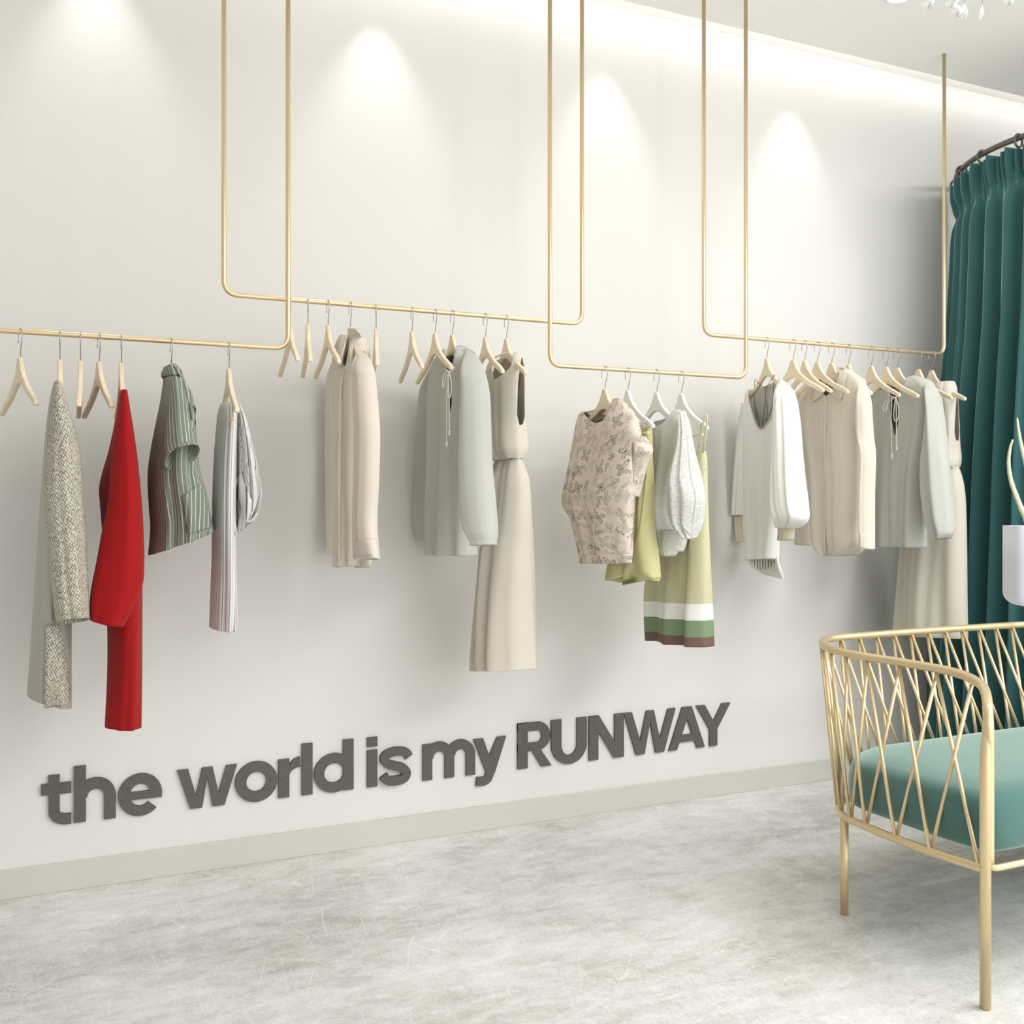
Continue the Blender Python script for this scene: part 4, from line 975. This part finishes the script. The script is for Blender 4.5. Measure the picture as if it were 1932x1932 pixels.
# ------------------------------------------------------------------ crystal chandelier (its lowest drops are in view)
ZC = 2.55
chc = atdepth(1815, 20, ZC); ch = empty('crystal_chandelier', (chc.x, chc.y, HC)); tag(ch, 'crystal chandelier with clear glass drops hanging from ceiling at top right', 'chandelier')
mk('canopy', *tube_geo([Vector((chc.x, chc.y, HC)), Vector((chc.x, chc.y, HC - .03))], .06, 32), M['steel'], ch)
mk('stem', *tube_geo([Vector((chc.x, chc.y, HC - .03)), Vector((chc.x, chc.y, 2.62))], .006, 10), M['steel'], ch)
for zz, rr in ((2.66, .2), (2.72, .13)):
    mk('ring_arm', *tube_geo([Vector((chc.x + rr * math.cos(2 * PI * k / 48), chc.y + rr * math.sin(2 * PI * k / 48), zz)) for k in range(48)], .004, 8, closed=True), M['steel'], ch)
for k in range(4):
    A = k * PI / 2; mk('spoke', *tube_geo([Vector((chc.x, chc.y, 2.74)), Vector((chc.x + .2 * math.cos(A), chc.y + .2 * math.sin(A), 2.66))], .003, 8), M['steel'], ch)
def drop(c, h, r, tilt=0, flat=1.0, top=2.6):
    V = []; Fc = []; n = 20; m = 18
    for i in range(m + 1):
        t = i / m; rr = r * math.sin(PI * t ** 1.35) ** .75 if 0 < t < 1 else 0.0004
        for k in range(n):
            A = 2 * PI * k / n; x = rr * math.cos(A); z = h / 2 - h * t
            q = RT * (x * flat) + FW * (rr * math.sin(A)) + UP * z
            q = q + RT * (-z * tilt); V.append(c + q)
    for i in range(m):
        for k in range(n): Fc.append((i * n + k, i * n + (k + 1) % n, (i + 1) * n + (k + 1) % n, (i + 1) * n + k))
    o = mk('glass_drop', V, Fc, M['glass'], ch)
    tp_ = c + UP * h / 2 + RT * (-h / 2 * tilt)
    mk('drop_wire', *tube_geo([tp_, Vector((tp_.x, tp_.y, max(tp_.z + .01, 2.655)))], .0009, 6), M['steel'], ch)
Pm = ZC / F
for (u, v, w_, h_, ti, fl) in ((1751, 2, 24, 31, 0, 1), (1798, -2, 27, 34, -.3, 1), (1804, 19, 23, 28, .1, 1), (1819, 21, 14, 30, 0, 1), (1851, 24, 9, 32, -.18, 1), (1901, -5, 20, 34, .25, 1), (1771, -20, 22, 30, 0, 1), (1836, -22, 20, 30, 0, 1), (1873, -24, 22, 30, 0, 1)):
    drop(atdepth(u, v, ZC), h_ * Pm, w_ * Pm / 2, ti, fl)
for k in range(10):
    A = k * PI / 5 + .2; c = Vector((chc.x + .13 * math.cos(A), chc.y + .13 * math.sin(A), 2.675)); drop(c, .04, .014)

# recessed ceiling lamp beside it
dl = onz(1697, -8, HC); dn = empty('ceiling_downlight', dl); tag(dn, 'round white recessed ceiling lamp at the top edge left of the chandelier', 'ceiling lamp')
mk('trim_ring', *tube_geo([Vector((dl.x + .048 * math.cos(2 * PI * k / 40), dl.y + .048 * math.sin(2 * PI * k / 40), HC - .003)) for k in range(40)], .006, 8, closed=True), M['paint'], dn)
mk('lens', *tube_geo([Vector((dl.x, dl.y, HC - .001)), Vector((dl.x, dl.y, HC - .005))], .044, 32), M['lens'], dn)

# ------------------------------------------------------------------ aloe in a white pot at the right edge
ZP = 2.2
pc = atdepth(1975, 1143, ZP); px = ZP / F
st = empty('plant_stand', (pc.x, pc.y, 0)); tag(st, 'slim brass plant stand beside the loveseat, carrying the white aloe pot', 'plant stand')
zt0 = pc.z
mk('pole', *tube_geo([Vector((pc.x, pc.y, .012)), Vector((pc.x, pc.y, zt0 - .008))], .010, 14), M['brass2'], st)
mk('base', *tube_geo([Vector((pc.x, pc.y, 0)), Vector((pc.x, pc.y, .012))], .11, 32), M['brass2'], st)
mk('tray', *tube_geo([Vector((pc.x, pc.y, zt0 - .008)), Vector((pc.x, pc.y, zt0))], .03, 32), M['brass2'], st)
pt_ = empty('potted_aloe', (pc.x, pc.y, zt0)); tag(pt_, 'potted aloe with pale serrated leaves in a rounded white pot, at right edge', 'potted plant')
hx = (1975 - 1903) * px; hp = (1143 - 992) * px
def pot(name, hx_, h0, h1, yo, mat, rad=.04, xo=0, depth=.045):
    V = []; Fc = []
    # rounded-square cross-section; the lower corners are rounded too
    n = 48; prof = []
    for k in range(9): A = k / 8 * PI / 2; prof.append((hx_ - rad + rad * math.sin(A), h0 + rad - rad * math.cos(A)))
    prof += [(hx_, h1 * .5), (hx_, h1), (hx_ - .006, h1), (hx_ - .006, h1 - .02)]
    for (w_, h_) in prof:
        for k in range(n):
            A = 2 * PI * k / n; e_ = .35
            x = sgnpow(math.cos(A), e_) * w_; y = sgnpow(math.sin(A), e_) * depth * (w_ / hx_)
            V.append(Vector((pc.x, pc.y, zt0 + h_)) + RT * (x + xo) + FW * (y + yo))
    m = len(prof)
    for i in range(m - 1):
        for k in range(n): Fc.append((i * n + k, i * n + (k + 1) % n, (i + 1) * n + (k + 1) % n, (i + 1) * n + k))
    Fc.append(tuple(range(n))[::-1]); Fc.append(tuple((m - 1) * n + k for k in range(n)))
    return mk(name, V, Fc, mat, pt_)
pot('pot', hx, 0, hp, 0.0, M['pot'], .030)
pot('pot_front_shell', hx - .016, .004, hp + .006, -.045, M['pot'], .025, .012, .012)
def leaf(pts, w0, nm='aloe_leaf'):
    P = [atdepth(u, v, ZP) for u, v in pts]; P = [Vector(q) for q in cr([tuple(p) for p in P], 8)]; n = len(P); V = []; Fc = []
    for i, p in enumerate(P):
        t = i / (n - 1); w_ = w0 * (1 - t) ** .55 + .0012; tn_ = (P[min(i + 1, n - 1)] - P[max(i - 1, 0)]).normalized()
        side = tn_.cross(FW).normalized(); saw = 1.12 if i % 5 == 2 else 1.0
        V += [p - side * w_ * saw, p - FW * w_ * .3, p + side * w_ * saw, p + FW * w_ * .55]
    for i in range(n - 1):
        for k in range(4): Fc.append((i * 4 + k, i * 4 + (k + 1) % 4, i * 4 + 4 + (k + 1) % 4, i * 4 + 4 + k))
    Fc.append((3, 2, 1, 0)); Fc.append(tuple((n - 1) * 4 + k for k in range(4)))
    mk(nm, V, Fc, M['leaf'], pt_)
leaf([(1950, 1010), (1935, 978), (1919, 940), (1907, 905), (1903, 872), (1906, 845), (1911, 829)], .0056)
leaf([(1965, 1010), (1950, 930), (1938, 885), (1929, 850), (1923, 820), (1919, 788)], .0056)
leaf([(1975, 1010), (1972, 930), (1975, 860), (1985, 800)], .0066)
leaf([(1985, 1010), (1995, 950), (2015, 890), (2045, 850)], .0066)
leaf([(1992, 1010), (2010, 970), (2040, 940), (2060, 900)], .006)

# ------------------------------------------------------------------ light
def area(name, loc, rot, sx, sy, power, col=(1, 1, 1)):
    l = bpy.data.lights.new(name, 'AREA'); l.shape = 'RECTANGLE'; l.size = sx; l.size_y = sy; l.energy = power; l.color = col
    o = bpy.data.objects.new(name, l); COL.objects.link(o); o.location = loc; o.rotation_euler = rot; return o
warm = (.985, .99, 1)
for (x, y, e_) in ((1.6, -3.0, 16), (4.2, -3.0, 128), (1.0, -5.4, 24), (4.0, -5.4, 160)):
    area('ceiling_fill_light', (x, y, HC - .01), (0, 0, 0), 1.9, 1.7, e_, warm)  # unseen soft fills added at the ceiling, balanced for overhead light
area('front_fill_light', (2.8, YF + .05, 1.6), (math.radians(90), 0, 0), 6.0, 2.6, 100, (.99, .995, 1))  # added frontal fill lamp, standing in for daylight from the unseen window
pl = bpy.data.lights.new('chandelier_fill', 'POINT'); pl.energy = 13; pl.shadow_soft_size = .08; pl.color = (1, .97, .93)  # point light added inside the chandelier to brighten the ceiling
po = bpy.data.objects.new('chandelier_fill', pl); COL.objects.link(po); po.location = (chc.x, chc.y, 2.84)
for k in range(9):
    area('cove_strip_light', (XL + .6 + k * 1.05, -.17, 3.26), (math.radians(112), 0, 0), 1.05, .04, .85, (1, 1, .99))
for sxx in (.13, 1.085, 2.045, 3.005, -.85):
    l = bpy.data.lights.new('wall_washer', 'SPOT'); l.energy = 18; l.spot_size = math.radians(60); l.spot_blend = .75; l.shadow_soft_size = .012; l.color = (1, .99, .96)
    o = bpy.data.objects.new('wall_washer', l); COL.objects.link(o); o.location = (sxx, -.145, 3.285)
wd = bpy.data.worlds.new('world'); S.world = wd; wd.use_nodes = True
wd.node_tree.nodes['Background'].inputs[0].default_value = (.9, .95, 1, 1); wd.node_tree.nodes['Background'].inputs[1].default_value = 1.0
S.view_settings.view_transform = 'Standard'; S.view_settings.look = 'None'; S.view_settings.gamma = 1; S.view_settings.exposure = -0.31; S.view_settings.use_curve_mapping = False
S.cycles.max_bounces = 8; S.cycles.diffuse_bounces = 5
